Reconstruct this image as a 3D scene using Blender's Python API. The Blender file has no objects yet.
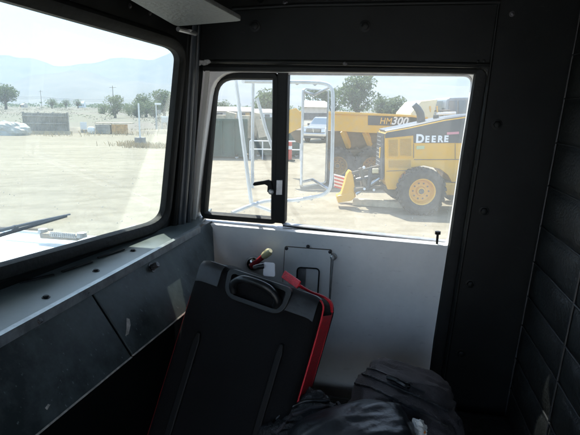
import bpy, bmesh, math, random
from mathutils import Vector, Matrix, noise
from mathutils.geometry import tessellate_polygon
random.seed(7)
R = math.radians
scene = bpy.context.scene
COL = scene.collection

# ------------------------------------------------------------------ camera
F_PX = 500.0; CX, CY = 290.0, 217.5
CAMZ = 2.45
PITCH = math.atan((CY-108.4)/F_PX); ROLL = math.atan(0.015)
C = Vector((0, 0, CAMZ))
Fw = Vector((0, math.cos(PITCH), -math.sin(PITCH)))
U0 = Vector((0, math.sin(PITCH), math.cos(PITCH))); R0 = Vector((1, 0, 0))
Rt = R0*math.cos(ROLL)+U0*math.sin(ROLL); Up = -R0*math.sin(ROLL)+U0*math.cos(ROLL)
cam = bpy.data.cameras.new('camera'); camo = bpy.data.objects.new('camera', cam); COL.objects.link(camo)
cam.sensor_width = 36; cam.lens = F_PX/580*36; cam.clip_start = 0.02; cam.clip_end = 40000
m = Matrix((Rt, Up, -Fw)).transposed().to_4x4(); m.translation = C; camo.matrix_world = m
scene.camera = camo

def ray(px, py): return (Fw*F_PX+Rt*(px-CX)+Up*(CY-py))
def onplane(px, py, P, n):
    d = ray(px, py); return C+d*((P-C).dot(n)/d.dot(n))
def at(px, py, Y): return onplane(px, py, Vector((0, Y, 0)), Vector((0, 1, 0)))
def gnd(px, py, z=0.0): return onplane(px, py, Vector((0, 0, z)), Vector((0, 0, 1)))

# ------------------------------------------------------------------ materials
def mat(name, col, rough=0.6, metal=0.0, var=0.0, vscale=8.0, bump=0.0, bscale=40.0, col2=None, spec=0.5, coat=0.0, detail=5, emit=None):
    M = bpy.data.materials.new(name); M.use_nodes = True
    nt = M.node_tree; b = nt.nodes['Principled BSDF']
    b.inputs['Base Color'].default_value = (*col, 1); b.inputs['Roughness'].default_value = rough
    b.inputs['Metallic'].default_value = metal; b.inputs['Specular IOR Level'].default_value = spec
    b.inputs['Coat Weight'].default_value = coat
    tc = nt.nodes.new('ShaderNodeTexCoord')
    if var > 0 or col2:
        n = nt.nodes.new('ShaderNodeTexNoise'); n.inputs['Scale'].default_value = vscale
        n.inputs['Detail'].default_value = detail; n.inputs['Roughness'].default_value = 0.65
        nt.links.new(tc.outputs['Object'], n.inputs['Vector'])
        r = nt.nodes.new('ShaderNodeValToRGB')
        c2 = col2 or tuple(min(1, c*(1+var)) for c in col)
        c1 = col if col2 else tuple(c*(1-var) for c in col)
        r.color_ramp.elements[0].position = 0.35; r.color_ramp.elements[1].position = 0.68
        r.color_ramp.elements[0].color = (*c1, 1); r.color_ramp.elements[1].color = (*c2, 1)
        nt.links.new(n.outputs['Fac'], r.inputs['Fac']); nt.links.new(r.outputs['Color'], b.inputs['Base Color'])
        mr = nt.nodes.new('ShaderNodeMapRange'); mr.inputs['To Min'].default_value = max(0, rough-0.12); mr.inputs['To Max'].default_value = min(1, rough+0.18)
        nt.links.new(n.outputs['Fac'], mr.inputs['Value']); nt.links.new(mr.outputs['Result'], b.inputs['Roughness'])
    if bump > 0:
        n2 = nt.nodes.new('ShaderNodeTexNoise'); n2.inputs['Scale'].default_value = bscale; n2.inputs['Detail'].default_value = 6
        nt.links.new(tc.outputs['Object'], n2.inputs['Vector'])
        bp = nt.nodes.new('ShaderNodeBump'); bp.inputs['Strength'].default_value = bump; bp.inputs['Distance'].default_value = 0.01
        nt.links.new(n2.outputs['Fac'], bp.inputs['Height']); nt.links.new(bp.outputs['Normal'], b.inputs['Normal'])
    return M

def worn(name, col, dust, rough, scratch=0.5, bump=0.15, amt=0.5):
    """painted sheet metal: cloudy dust, fine stretched scratches, faint dents"""
    M = bpy.data.materials.new(name); M.use_nodes = True; nt = M.node_tree; b = nt.nodes['Principled BSDF']
    N = nt.nodes.new; L = nt.links.new
    tc = N('ShaderNodeTexCoord')
    n = N('ShaderNodeTexNoise'); n.inputs['Scale'].default_value = 6; n.inputs['Detail'].default_value = 9; n.inputs['Roughness'].default_value = .7
    L(tc.outputs['Object'], n.inputs['Vector'])
    r = N('ShaderNodeMapRange'); r.inputs['From Min'].default_value = .4; r.inputs['From Max'].default_value = .75; r.inputs['To Max'].default_value = amt
    L(n.outputs['Fac'], r.inputs['Value'])
    mp = N('ShaderNodeMapping'); mp.inputs['Rotation'].default_value = (.3, .5, .8); mp.inputs['Scale'].default_value = (7, 90, 60)
    L(tc.outputs['Object'], mp.inputs['Vector'])
    s = N('ShaderNodeTexNoise'); s.inputs['Scale'].default_value = 2.0; s.inputs['Detail'].default_value = 3
    L(mp.outputs['Vector'], s.inputs['Vector'])
    sr = N('ShaderNodeMapRange'); sr.inputs['From Min'].default_value = .66; sr.inputs['From Max'].default_value = .74; sr.inputs['To Max'].default_value = scratch
    L(s.outputs['Fac'], sr.inputs['Value'])
    ad = N('ShaderNodeMath'); ad.operation = 'ADD'; ad.use_clamp = True
    L(r.outputs['Result'], ad.inputs[0]); L(sr.outputs['Result'], ad.inputs[1])
    mx = N('ShaderNodeMix'); mx.data_type = 'RGBA'; mx.inputs['A'].default_value = (*col, 1); mx.inputs['B'].default_value = (*dust, 1)
    L(ad.outputs[0], mx.inputs['Factor']); L(mx.outputs['Result'], b.inputs['Base Color'])
    rr = N('ShaderNodeMapRange'); rr.inputs['To Min'].default_value = rough-.08; rr.inputs['To Max'].default_value = rough+.25
    L(ad.outputs[0], rr.inputs['Value']); L(rr.outputs['Result'], b.inputs['Roughness'])
    n3 = N('ShaderNodeTexNoise'); n3.inputs['Scale'].default_value = 14; n3.inputs['Detail'].default_value = 4
    L(tc.outputs['Object'], n3.inputs['Vector'])
    bp = N('ShaderNodeBump'); bp.inputs['Strength'].default_value = bump; bp.inputs['Distance'].default_value = .02
    L(n3.outputs['Fac'], bp.inputs['Height']); L(bp.outputs['Normal'], b.inputs['Normal'])
    if max(col) < .045: b.inputs['Specular IOR Level'].default_value = .16
    return M

def glass(name, dust, tint=(0.93, .97, .97), streak=6.0):
    M = bpy.data.materials.new(name); M.use_nodes = True; nt = M.node_tree; nt.nodes.clear()
    N = nt.nodes.new; L = nt.links.new
    out = N('ShaderNodeOutputMaterial'); tr = N('ShaderNodeBsdfTransparent'); tr.inputs['Color'].default_value = (*tint, 1)
    gl = N('ShaderNodeBsdfGlossy'); gl.inputs['Roughness'].default_value = .02
    fr = N('ShaderNodeFresnel'); ge = N('ShaderNodeNewGeometry'); im = N('ShaderNodeMapRange')
    im.inputs['To Min'].default_value = 1.35; im.inputs['To Max'].default_value = 1/1.35
    L(ge.outputs['Backfacing'], im.inputs['Value']); L(im.outputs['Result'], fr.inputs['IOR'])
    m1 = N('ShaderNodeMixShader'); L(fr.outputs[0], m1.inputs[0]); L(tr.outputs[0], m1.inputs[1]); L(gl.outputs[0], m1.inputs[2])
    tl = N('ShaderNodeBsdfTranslucent'); tl.inputs['Color'].default_value = (.88, .90, .84, 1)
    tc = N('ShaderNodeTexCoord'); n = N('ShaderNodeTexNoise'); n.inputs['Scale'].default_value = streak; n.inputs['Detail'].default_value = 8; n.inputs['Roughness'].default_value = .6
    L(tc.outputs['Object'], n.inputs['Vector'])
    mr = N('ShaderNodeMapRange'); mr.inputs['From Min'].default_value = .3; mr.inputs['From Max'].default_value = .75
    mr.inputs['To Min'].default_value = dust*.7; mr.inputs['To Max'].default_value = dust*1.35
    L(n.outputs['Fac'], mr.inputs['Value'])
    m2 = N('ShaderNodeMixShader'); L(mr.outputs[0], m2.inputs[0]); L(m1.outputs[0], m2.inputs[1]); L(tl.outputs[0], m2.inputs[2])
    L(m2.outputs[0], out.inputs['Surface'])
    return M

def mirror_mat():
    M = bpy.data.materials.new('mirror_silver'); M.use_nodes = True; b = M.node_tree.nodes['Principled BSDF']
    b.inputs['Base Color'].default_value = (.93, .94, .95, 1); b.inputs['Metallic'].default_value = 1; b.inputs['Roughness'].default_value = .0
    return M

BLACK = worn('black_painted_steel', (.0045, .0055, .0055), (.022, .025, .025), .50, scratch=.3, amt=.3, bump=.06)
BLACKW = worn('worn_black_dash', (.020, .026, .026), (.14, .165, .16), .44, scratch=.8, bump=.06, amt=.75)
LEDGE = worn('grey_dash_ledge', (.11, .135, .132), (.22, .25, .245), .38, scratch=.5, bump=.05, amt=.6)
DOORP = worn('pale_grey_door_paint', (.90, .88, .865), (.66, .64, .62), .40, scratch=.45, bump=.10, amt=.5)
DOORW = worn('cream_door_frame', (.62, .60, .56), (.45, .43, .40), .45, scratch=.3, amt=.5)
RUBBER = mat('black_rubber', (.008, .009, .009), .6, bump=.15, bscale=90, spec=.25)
BOLT = mat('dark_bolt_steel', (.06, .06, .065), .35, .7, bump=.3, bscale=200)
CHROME = mat('chrome', (.75, .76, .78), .12, 1.0)
STEEL = mat('dull_steel', (.45, .46, .47), .35, .8, var=.25, vscale=30)
VINYL = mat('quilted_black_vinyl', (.010, .0115, .0115), .44, spec=.3, var=.3, vscale=12, bump=.25, bscale=160)
VISOR = mat('grey_visor_vinyl', (.10, .106, .106), .5, var=.25, vscale=8, bump=.3, bscale=120)
FABRIC = mat('black_suitcase_fabric', (.006, .006, .0065), .8, var=.25, vscale=9, bump=.25, bscale=700, spec=.16)
PLASTIC = mat('black_handle_plastic', (.008, .009, .010), .38, spec=.4, bump=.08, bscale=100)
SILVERV = mat('grey_shiny_vinyl', (.020, .022, .025), .36, var=.3, vscale=20, bump=.1, bscale=60)
RED = mat('red_nylon', (.62, .012, .025), .45, var=.2, vscale=60, bump=.3, bscale=300)
AMBER = mat('amber_knob_plastic', (.75, .66, .38), .25, coat=.5)
REDP = mat('dark_red_plastic', (.35, .03, .04), .25, coat=.5)
LEATHER = mat('glossy_black_leather', (.018, .021, .025), .40, bump=.12, bscale=110)
NYLON = mat('charcoal_nylon', (.055, .050, .055), .75, var=.15, vscale=12, bump=.35, bscale=420)
NYLON2 = mat('black_ribbed_nylon', (.02, .022, .025), .5, var=.4, vscale=20, bump=.6, bscale=120)
PAPER = mat('white_wrapper', (.75, .74, .70), .5, var=.1)
ORANGE = mat('orange_wrapper', (.75, .22, .03), .45)
CLEARP = mat('milky_plastic', (.62, .58, .60), .3)
WHITEP = mat('white_hood_paint', (.80, .81, .82), .3, var=.04, vscale=3, coat=.3)
TUBEW = mat('white_bracket_tube', (.72, .76, .78), .38, var=.12, vscale=14)
CHIP = mat('bare_scraped_edge', (.42, .38, .33), .7, var=.4, vscale=60)
YEL = worn('machine_yellow', (.76, .385, .012), (.55, .38, .15), .42, scratch=.3, bump=.03, amt=.42)
YELF = worn('faded_machine_yellow', (.72, .40, .03), (.52, .38, .17), .5, scratch=.35, bump=.04, amt=.7)
DGREY = mat('hood_dark_grey', (.055, .058, .068), .42, var=.2, vscale=2)
MESHM = mat('grille_mesh', (.30, .20, .08), .7, var=.3, vscale=60)
TYRE = mat('dusty_tyre', (.020, .020, .022), .85, col2=(.075, .065, .058), vscale=7, bump=.5, bscale=30)
CHAS = mat('dirty_chassis', (.08, .07, .06), .8, col2=(.20, .16, .12), vscale=3)
CREAM = mat('cream_headboard', (.68, .58, .36), .5, var=.1, vscale=2)
WLET = mat('white_lettering', (.8, .8, .8), .5)
OLET = mat('orange_lettering', (.75, .42, .08), .5)
PINKD = mat('pink_decal', (.65, .25, .30), .5)
GREEND = mat('green_decal', (.45, .52, .30), .5)
CABG = mat('tinted_cab_glass', (.13, .18, .23), .08, spec=.8)
GREENC = mat('teal_container_paint', (.006, .055, .044), .55, var=.3, vscale=1.2, bump=.1, bscale=12)
CORR = mat('weathered_grey_panel', (.34, .32, .28), .7, var=.3, vscale=1.5)
WOOD = mat('tan_wood', (.58, .34, .13), .8, var=.35, vscale=4, bump=.3)
WOODP = mat('pale_plank', (.50, .42, .30), .8, var=.25, vscale=4)
CONC = mat('grey_concrete', (.28, .26, .24), .85, var=.2, vscale=6, bump=.3)
WSIGN = mat('white_sign_sheet', (.78, .79, .80), .5, var=.04)
POLEM = mat('weathered_pole', (.16, .12, .09), .85, var=.3, vscale=3)
PIPEW = mat('white_pipe', (.75, .76, .75), .5)
REDB = mat('red_barrier_paint', (.55, .06, .04), .5, var=.15)
STUCCO = mat('pale_stucco', (.55, .50, .44), .85, var=.1, vscale=2)
ROOFM = mat('pale_roof', (.48, .45, .42), .7, var=.2, vscale=3)
def leafmat(name, c1, c2, vs):
    M = mat(name, c1, .6, col2=c2, vscale=vs); nt = M.node_tree; b = nt.nodes['Principled BSDF']; out = nt.nodes['Material Output']
    t = nt.nodes.new('ShaderNodeBsdfTranslucent'); x = nt.nodes.new('ShaderNodeMixShader'); x.inputs[0].default_value = .42
    nt.links.new(b.inputs['Base Color'].links[0].from_socket, t.inputs['Color'])
    nt.links.new(b.outputs[0], x.inputs[1]); nt.links.new(t.outputs[0], x.inputs[2]); nt.links.new(x.outputs[0], out.inputs['Surface']); return M
BARK = mat('bark', (.11, .08, .055), .9, var=.3, vscale=10, bump=.6)
LEAFA = leafmat('olive_leaves', (.08, .12, .04), (.15, .20, .07), .8)
LEAFB = leafmat('grey_green_leaves', (.11, .15, .06), (.19, .22, .11), .8)
PALM = mat('palm_fronds', (.05, .08, .03), .6, col2=(.11, .12, .05), vscale=2)
DRYG = mat('dry_grass', (.50, .39, .22), .9, var=.3, vscale=5)
STONE = mat('pale_pebbles', (.50, .45, .38), .9, var=.3, vscale=3)
PICKP = mat('silver_pickup_paint', (.40, .40, .40), .25, .3, coat=.5)
LAMPM = mat('headlight_lens', (.75, .77, .8), .1, coat=1)
GL_W = glass('dusty_windshield_glass', .09, (.815, .86, .845), 3.0)
GL_D = glass('door_window_glass', .05, (.835, .862, .862), 5.0)
MIRR = mirror_mat()

# ------------------------------------------------------------------ mesh builder
ORG = {}
class MB:
    def __init__(s): s.v = []; s.f = []; s.mi = []
    def add(s, vs, fs):
        o = len(s.v); s.v += [Vector(v) for v in vs]; s.f += [tuple(i+o for i in f) for f in fs]; return s
    def box(s, c, size, rot=None):
        c = Vector(c); hx, hy, hz = size[0]/2, size[1]/2, size[2]/2
        vs = [Vector((x, y, z)) for x in (-hx, hx) for y in (-hy, hy) for z in (-hz, hz)]
        if rot is not None: vs = [rot @ v for v in vs]
        return s.add([c+v for v in vs], [(0, 1, 3, 2), (4, 6, 7, 5), (0, 4, 5, 1), (2, 3, 7, 6), (0, 2, 6, 4), (1, 5, 7, 3)])
    def beam(s, a, b, w, h, up=(0, 0, 1)):
        a = Vector(a); b = Vector(b); d = b-a; L = d.length; d.normalize(); up = Vector(up)
        sx = d.cross(up); sx = sx.normalized() if sx.length > 1e-6 else Vector((1, 0, 0)); sz = sx.cross(d)
        rot = Matrix((d, sx, sz)).transposed()
        return s.box((a+b)/2, (L, w, h), rot)
    def tube(s, pts, r, seg=10, closed=False, cap=True):
        pts = [Vector(p) for p in pts]; n = len(pts); rs = r if isinstance(r, (list, tuple)) else [r]*n
        rings = []; prev = None
        for i, p in enumerate(pts):
            a = pts[(i-1) % n] if (closed or i > 0) else p; b = pts[(i+1) % n] if (closed or i < n-1) else p
            d = (b-a).normalized()
            if prev is None:
                q = Vector((0, 0, 1)) if abs(d.z) < .9 else Vector((1, 0, 0)); x = d.cross(q).normalized()
            else: x = (prev-d*prev.dot(d)).normalized()
            prev = x; y = d.cross(x)
            rings.append([p+(x*math.cos(2*math.pi*k/seg)+y*math.sin(2*math.pi*k/seg))*rs[i] for k in range(seg)])
        vs = [v for rg in rings for v in rg]; fs = []
        for i in range(n if closed else n-1):
            j = (i+1) % n
            for k in range(seg):
                k2 = (k+1) % seg; fs.append((i*seg+k, i*seg+k2, j*seg+k2, j*seg+k))
        if cap and not closed: fs += [tuple(range(seg))[::-1], tuple((n-1)*seg+k for k in range(seg))]
        return s.add(vs, fs)
    def sweep(s, pts, prof, nrm, closed=True):
        """profile (a across, b along nrm) swept round a loop that lies in a plane of normal nrm"""
        pts = [Vector(p) for p in pts]; n = len(pts); vs = []; k = len(prof)
        for i, p in enumerate(pts):
            a = pts[(i-1) % n] if (closed or i > 0) else p; b = pts[(i+1) % n] if (closed or i < n-1) else p
            d = (b-a).normalized(); x = d.cross(nrm).normalized()
            vs += [p+x*q[0]+nrm*q[1] for q in prof]
        fs = []
        for i in range(n if closed else n-1):
            j = (i+1) % n
            for q in range(k): fs.append((i*k+q, i*k+(q+1) % k, j*k+(q+1) % k, j*k+q))
        if not closed: fs += [tuple(range(k)), tuple((n-1)*k+q for q in range(k))[::-1]]
        return s.add(vs, fs)
    def plate(s, outer, holes, off):
        """outer + hole outlines (3-D, one plane) given thickness by the vector off"""
        polys = [[Vector(p) for p in outer]]+[[Vector(p) for p in h] for h in holes]
        flat = [p for pl in polys for p in pl]; tris = tessellate_polygon(polys)
        N = len(flat); fs = [tuple(t) for t in tris]+[tuple(i+N for i in t[::-1]) for t in tris]
        o = 0
        for pl in polys:
            k = len(pl)
            for i in range(k): j = (i+1) % k; fs.append((o+i, o+j, N+o+j, N+o+i))
            o += k
        return s.add(flat+[p+off for p in flat], fs)
    def lathe(s, prof, c, axis, seg=32):
        c = Vector(c); axis = Vector(axis).normalized(); q = Vector((0, 0, 1)) if abs(axis.z) < .9 else Vector((1, 0, 0))
        x = axis.cross(q).normalized(); y = axis.cross(x); vs = []; k = len(prof); fs = []
        for i in range(seg):
            a = 2*math.pi*i/seg; e = x*math.cos(a)+y*math.sin(a)
            vs += [c+axis*p[0]+e*p[1] for p in prof]
        for i in range(seg):
            j = (i+1) % seg
            for q2 in range(k-1): fs.append((i*k+q2, i*k+q2+1, j*k+q2+1, j*k+q2))
        return s.add(vs, fs)
    def blob(s, c, rad, rot=None, seg=48, rings=28, amp=0.0, fr=6.0, seed=0, p=2.0, fn=None):
        c = Vector(c); vs = []; fs = []
        def sp(v, e): return math.copysign(abs(v)**e, v)
        for i in range(rings+1):
            th = math.pi*i/rings
            for k in range(seg):
                ph = 2*math.pi*k/seg; e = 2.0/p
                d = Vector((sp(math.sin(th), e)*sp(math.cos(ph), e), sp(math.sin(th), e)*sp(math.sin(ph), e), sp(math.cos(th), e)))
                v = Vector((d.x*rad[0], d.y*rad[1], d.z*rad[2]))
                if fn: v = fn(v, d)
                if amp:
                    q = (Vector((v.x*fr[0], v.y*fr[1], v.z*fr[2])) if isinstance(fr, tuple) else v*fr)+Vector((seed*7.1, seed*3.3, 0))
                    v += d.normalized()*amp*(noise.noise(q)+.6*abs(noise.noise(q*2.3))+.25*noise.noise(q*5))
                if rot is not None: v = rot @ v
                vs.append(c+v)
        for i in range(rings):
            for k in range(seg): k2 = (k+1) % seg; fs.append((i*seg+k, (i+1)*seg+k, (i+1)*seg+k2, i*seg+k2))
        return s.add(vs, fs)
    def build(s, name, material, parent=None, smooth=False, bevel=0, org=None, clean=True):
        if parent is not None: o0 = ORG[parent.name]
        else:
            if org is None:
                lo = [min(v[i] for v in s.v) for i in range(3)]; hi = [max(v[i] for v in s.v) for i in range(3)]
                org = Vector(((lo[0]+hi[0])/2, (lo[1]+hi[1])/2, lo[2]))
            o0 = Vector(org)
        me = bpy.data.meshes.new(name); me.from_pydata([v-o0 for v in s.v], [], s.f)
        if clean:
            bm = bmesh.new(); bm.from_mesh(me); bmesh.ops.remove_doubles(bm, verts=bm.verts, dist=1e-6)
            bmesh.ops.recalc_face_normals(bm, faces=bm.faces); bm.to_mesh(me); bm.free()
        me.materials.append(material); me.validate()
        o = bpy.data.objects.new(name, me); COL.objects.link(o)
        if parent is not None: o.parent = parent
        else: o.location = o0
        ORG[o.name] = o0
        if smooth:
            for p in me.polygons: p.use_smooth = True
            if smooth == 'auto':
                bm = bmesh.new(); bm.from_mesh(me)
                for e in bm.edges:
                    if len(e.link_faces) == 2 and e.calc_face_angle(0) > R(35): e.smooth = False
                bm.to_mesh(me); bm.free()
        if bevel:
            b = o.modifiers.new('bevel', 'BEVEL'); b.width = bevel; b.segments = 2; b.limit_method = 'ANGLE'; b.angle_limit = R(40); b.harden_normals = False
        return o

def tag(o, label=None, cat=None, group=None, kind=None):
    if label: o['label'] = label
    if cat: o['category'] = cat
    if group: o['group'] = group
    if kind: o['kind'] = kind
    return o
def thing(name, label, cat, loc, group=None, kind=None):
    o = bpy.data.objects.new(name, None); COL.objects.link(o); o.location = loc; ORG[o.name] = Vector(loc)
    o.empty_display_size = .1
    return tag(o, label, cat, group, kind)
def text(body, parent, material, p0, size, right, up, nrm, name='lettering', shear=0, off=0.0, sx=1.0):
    cu = bpy.data.curves.new(name, 'FONT'); cu.body = body; cu.size = 1; cu.extrude = .01; cu.offset = off; cu.shear = shear
    cu.space_character = 1.05; cu.materials.append(material)
    o = bpy.data.objects.new(name, cu); COL.objects.link(o); o.parent = parent
    M = Matrix((Vector(right).normalized()*size*sx, Vector(up).normalized()*size, Vector(nrm).normalized()*.3)).transposed().to_4x4()
    M.translation = Vector(p0)-ORG[parent.name]
    me = bpy.data.meshes.new_from_object(o); bpy.data.objects.remove(o); me.transform(M)
    me.materials.clear(); me.materials.append(material)
    o = bpy.data.objects.new(name, me); COL.objects.link(o); o.parent = parent; ORG[o.name] = ORG[parent.name]
    return o

def leafcloud(mb, c, r, n, size, rng):
    for _ in range(n):
        while True:
            p = Vector((rng.uniform(-1, 1), rng.uniform(-1, 1), rng.uniform(-1, 1)))
            if p.length < 1: break
        p = p.normalized()*(p.length**.45); q = c+Vector((p.x*r[0], p.y*r[1], p.z*r[2]))
        a = Vector((rng.gauss(0, 1), rng.gauss(0, 1), rng.gauss(0, 1))).normalized(); b = a.cross(Vector((rng.gauss(0, 1), rng.gauss(0, 1), rng.gauss(0, 1)))).normalized()
        s = size*rng.uniform(.6, 1.3)
        mb.add([q-a*s, q-b*s*.5, q+a*s, q+b*s*.5], [(0, 1, 2, 3)])
def rounded(pts, rads, seg=6):
    """round the corners of a 2-D outline"""
    out = []; n = len(pts)
    for i, p in enumerate(pts):
        r = rads[i] if isinstance(rads, (list, tuple)) else rads
        p = Vector(p)
        if r <= 0: out.append(tuple(p)); continue
        a = Vector(pts[i-1]); b = Vector(pts[(i+1) % n]); da = (a-p).normalized(); db = (b-p).normalized()
        A = p+da*r; B = p+db*r
        for k in range(seg+1):
            t = k/seg; q = A*(1-t)**2+p*2*t*(1-t)+B*t*t; out.append(tuple(q))
    return out
def smoothpath(P, it=2):
    for _ in range(it):
        Q = [P[0]]
        for a, b in zip(P, P[1:]): Q += [a.lerp(b, .25), a.lerp(b, .75)]
        Q.append(P[-1]); P = Q
    return P
def dense(pts, step):
    out = []; n = len(pts)
    for i in range(n):
        a = Vector(pts[i]); b = Vector(pts[(i+1) % n]); k = max(1, int((b-a).length/step))
        for j in range(k): out.append(a.lerp(b, j/k))
    return out

# ================================================================== SETTING
# vehicle frame: s rearward, t outward through the passenger door
UD = Vector((math.cos(R(10.7)), -math.sin(R(10.7)), 0)); ND = Vector((math.sin(R(10.7)), math.cos(R(10.7)), 0)); Z = Vector((0, 0, 1))
def V(s, t, z): return UD*s+ND*t+Z*z
TD = 1.42
def dp(px, py, t=TD): return onplane(px, py, V(0, t, 0), ND)

def ground_mat():
    M = bpy.data.materials.new('sandy_yard_ground'); M.use_nodes = True; nt = M.node_tree; b = nt.nodes['Principled BSDF']
    N = nt.nodes.new; L = nt.links.new
    b.inputs['Roughness'].default_value = .95; b.inputs['Specular IOR Level'].default_value = .2
    tc = N('ShaderNodeTexCoord')
    def nz(scale, det=6, ro=.6, vec=None):
        n = N('ShaderNodeTexNoise'); n.inputs['Scale'].default_value = scale; n.inputs['Detail'].default_value = det; n.inputs['Roughness'].default_value = ro
        L(vec or tc.outputs['Object'], n.inputs['Vector']); return n
    n1 = nz(.12, 6); n2 = nz(2.2, 8, .7); 
    mp = N('ShaderNodeMapping'); mp.inputs['Rotation'].default_value = (0, 0, R(-8)); mp.inputs['Scale'].default_value = (.05, .9, 1); L(tc.outputs['Object'], mp.inputs['Vector'])
    n3 = nz(1.0, 4, .5, mp.outputs['Vector'])
    r1 = N('ShaderNodeValToRGB'); r1.color_ramp.elements[0].position = .32; r1.color_ramp.elements[1].position = .7
    r1.color_ramp.elements[0].color = (.275, .235, .17, 1); r1.color_ramp.elements[1].color = (.365, .315, .232, 1)
    L(n1.outputs['Fac'], r1.inputs['Fac'])
    r2 = N('ShaderNodeValToRGB'); r2.color_ramp.elements[0].position = .35; r2.color_ramp.elements[1].position = .65
    r2.color_ramp.elements[0].color = (.75, .74, .72, 1); r2.color_ramp.elements[1].color = (1, 1, 1, 1); L(n2.outputs['Fac'], r2.inputs['Fac'])
    r3 = N('ShaderNodeValToRGB'); r3.color_ramp.elements[0].position = .42; r3.color_ramp.elements[1].position = .55
    r3.color_ramp.elements[0].color = (.90, .89, .88, 1); r3.color_ramp.elements[1].color = (1, 1, 1, 1); L(n3.outputs['Fac'], r3.inputs['Fac'])
    m1 = N('ShaderNodeMix'); m1.data_type = 'RGBA'; m1.blend_type = 'MULTIPLY'; m1.inputs['Factor'].default_value = 1
    L(r1.outputs[0], m1.inputs['A']); L(r2.outputs[0], m1.inputs['B'])
    wv = N('ShaderNodeTexWave'); wv.inputs['Scale'].default_value = .16; wv.inputs['Distortion'].default_value = 9; wv.inputs['Detail'].default_value = 3; wv.inputs['Detail Scale'].default_value = .25
    mq = N('ShaderNodeMapping'); mq.inputs['Rotation'].default_value = (0, 0, R(62)); L(tc.outputs['Object'], mq.inputs['Vector']); L(mq.outputs['Vector'], wv.inputs['Vector'])
    rw_ = N('ShaderNodeValToRGB'); rw_.color_ramp.elements[0].position = .0; rw_.color_ramp.elements[1].position = .10
    rw_.color_ramp.elements[0].color = (.90, .89, .87, 1); rw_.color_ramp.elements[1].color = (1, 1, 1, 1); L(wv.outputs['Fac'], rw_.inputs['Fac'])
    mw = N('ShaderNodeMix'); mw.data_type = 'RGBA'; mw.blend_type = 'MULTIPLY'; mw.inputs['Factor'].default_value = 1
    m2 = N('ShaderNodeMix'); m2.data_type = 'RGBA'; m2.blend_type = 'MULTIPLY'; m2.inputs['Factor'].default_value = 1
    L(m1.outputs['Result'], m2.inputs['A']); L(r3.outputs[0], m2.inputs['B']); L(m2.outputs['Result'], mw.inputs['A']); L(rw_.outputs[0], mw.inputs['B']); L(mw.outputs['Result'], b.inputs['Base Color'])
    n4 = nz(9, 8, .7); bp = N('ShaderNodeBump'); bp.inputs['Strength'].default_value = .5; bp.inputs['Distance'].default_value = .05
    L(n4.outputs['Fac'], bp.inputs['Height']); L(bp.outputs['Normal'], b.inputs['Normal'])
    return M
GROUND = ground_mat()
FIELD = mat('dry_field', (.175, .130, .105), .95, col2=(.15, .15, .09), vscale=.03, bump=.4, bscale=2)
gm = MB(); S = 7000
gm.add([(-S, -S, 0), (S, -S, 0), (S, S, 0), (-S, S, 0)], [(0, 1, 2, 3)])
g = gm.build('ground', GROUND, org=(0, 0, 0)); tag(g, 'pale sandy dirt of the yard', kind='structure')
# dry field beyond the yard edge (slightly higher sheet, uneven border)
fm = MB(); ring = []
for i in range(61):
    x = -260+i*9; y = 52+3.5*noise.noise(Vector((x*.05, 3, 0)))+max(0, x)*.25; ring.append((x, y))
vs = [(x, y, .004) for x, y in ring]+[(-6500, 6500, .004), (6500, 6500, .004)]
vs = [(-6500, 60, .004)]+vs[:61]+[(6500, 260, .004), (6500, 6500, .004), (-6500, 6500, .004)]
fm.add(vs, [tuple(range(len(vs)))])
tag(fm.build('field', FIELD, org=(0, 0, 0), clean=False), 'dry scrubby field beyond the yard', kind='structure')
am = MB(); am.plate([(-14, -22, .004), (16, -22, .004), (16, -.7, .004), (-14, -.7, .004)], [], Vector((0, 0, .10)))  # unseen slab added to bounce sunlight onto the door panel
tag(am.build('bounce_apron', mat('pale_bounce_apron', (.52, .50, .46), .85, var=.12, vscale=.6, bump=.2), org=(0, -10, 0)), 'unseen pale apron added beside the truck to bounce light', kind='structure')
gv = MB(); rg = random.Random(21)
for i in range(520):
    y = rg.uniform(420, 1100); x = rg.uniform(-.75, .5)*y; r = rg.uniform(1.5, 4)
    leafcloud(gv, Vector((x, y, r*.5)), (r*2.2, r, r*.8), 22, r*.35, rg)
tag(gv.build('far_grove', LEAFA, org=(0, 0, 0), clean=False), 'thin green line of far off trees and brush', kind='stuff')
# low berm at the yard edge
bmh = MB(); pts = []
for i in range(90):
    x = -110+i*2.0; y = 47+1.5*noise.noise(Vector((x*.07, 1, 0)))+max(0, x+5)*.1; pts.append(Vector((x, y, 0)))
n = 7; vs = []; fs = []
for i, p in enumerate(pts):
    h = .35+.3*noise.noise(Vector((i*.3, 0, 5)))
    for k in range(n):
        a = k/(n-1); vs.append(p+Vector((0, (a-.5)*3.2, math.sin(a*math.pi)*h-.02+.05*noise.noise(Vector((i*.9, k*.9, 2))))))
for i in range(len(pts)-1):
    for k in range(n-1): fs.append((i*n+k, i*n+k+1, (i+1)*n+k+1, (i+1)*n+k))
bmh.add(vs, fs)
tag(bmh.build('berm', mat('dark_berm_soil', (.17, .14, .105), .95, col2=(.30, .25, .18), vscale=.9, bump=.6, bscale=6), smooth=True, org=(0, 0, 0)), 'low earth berm along the yard edge', kind='structure')

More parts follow.
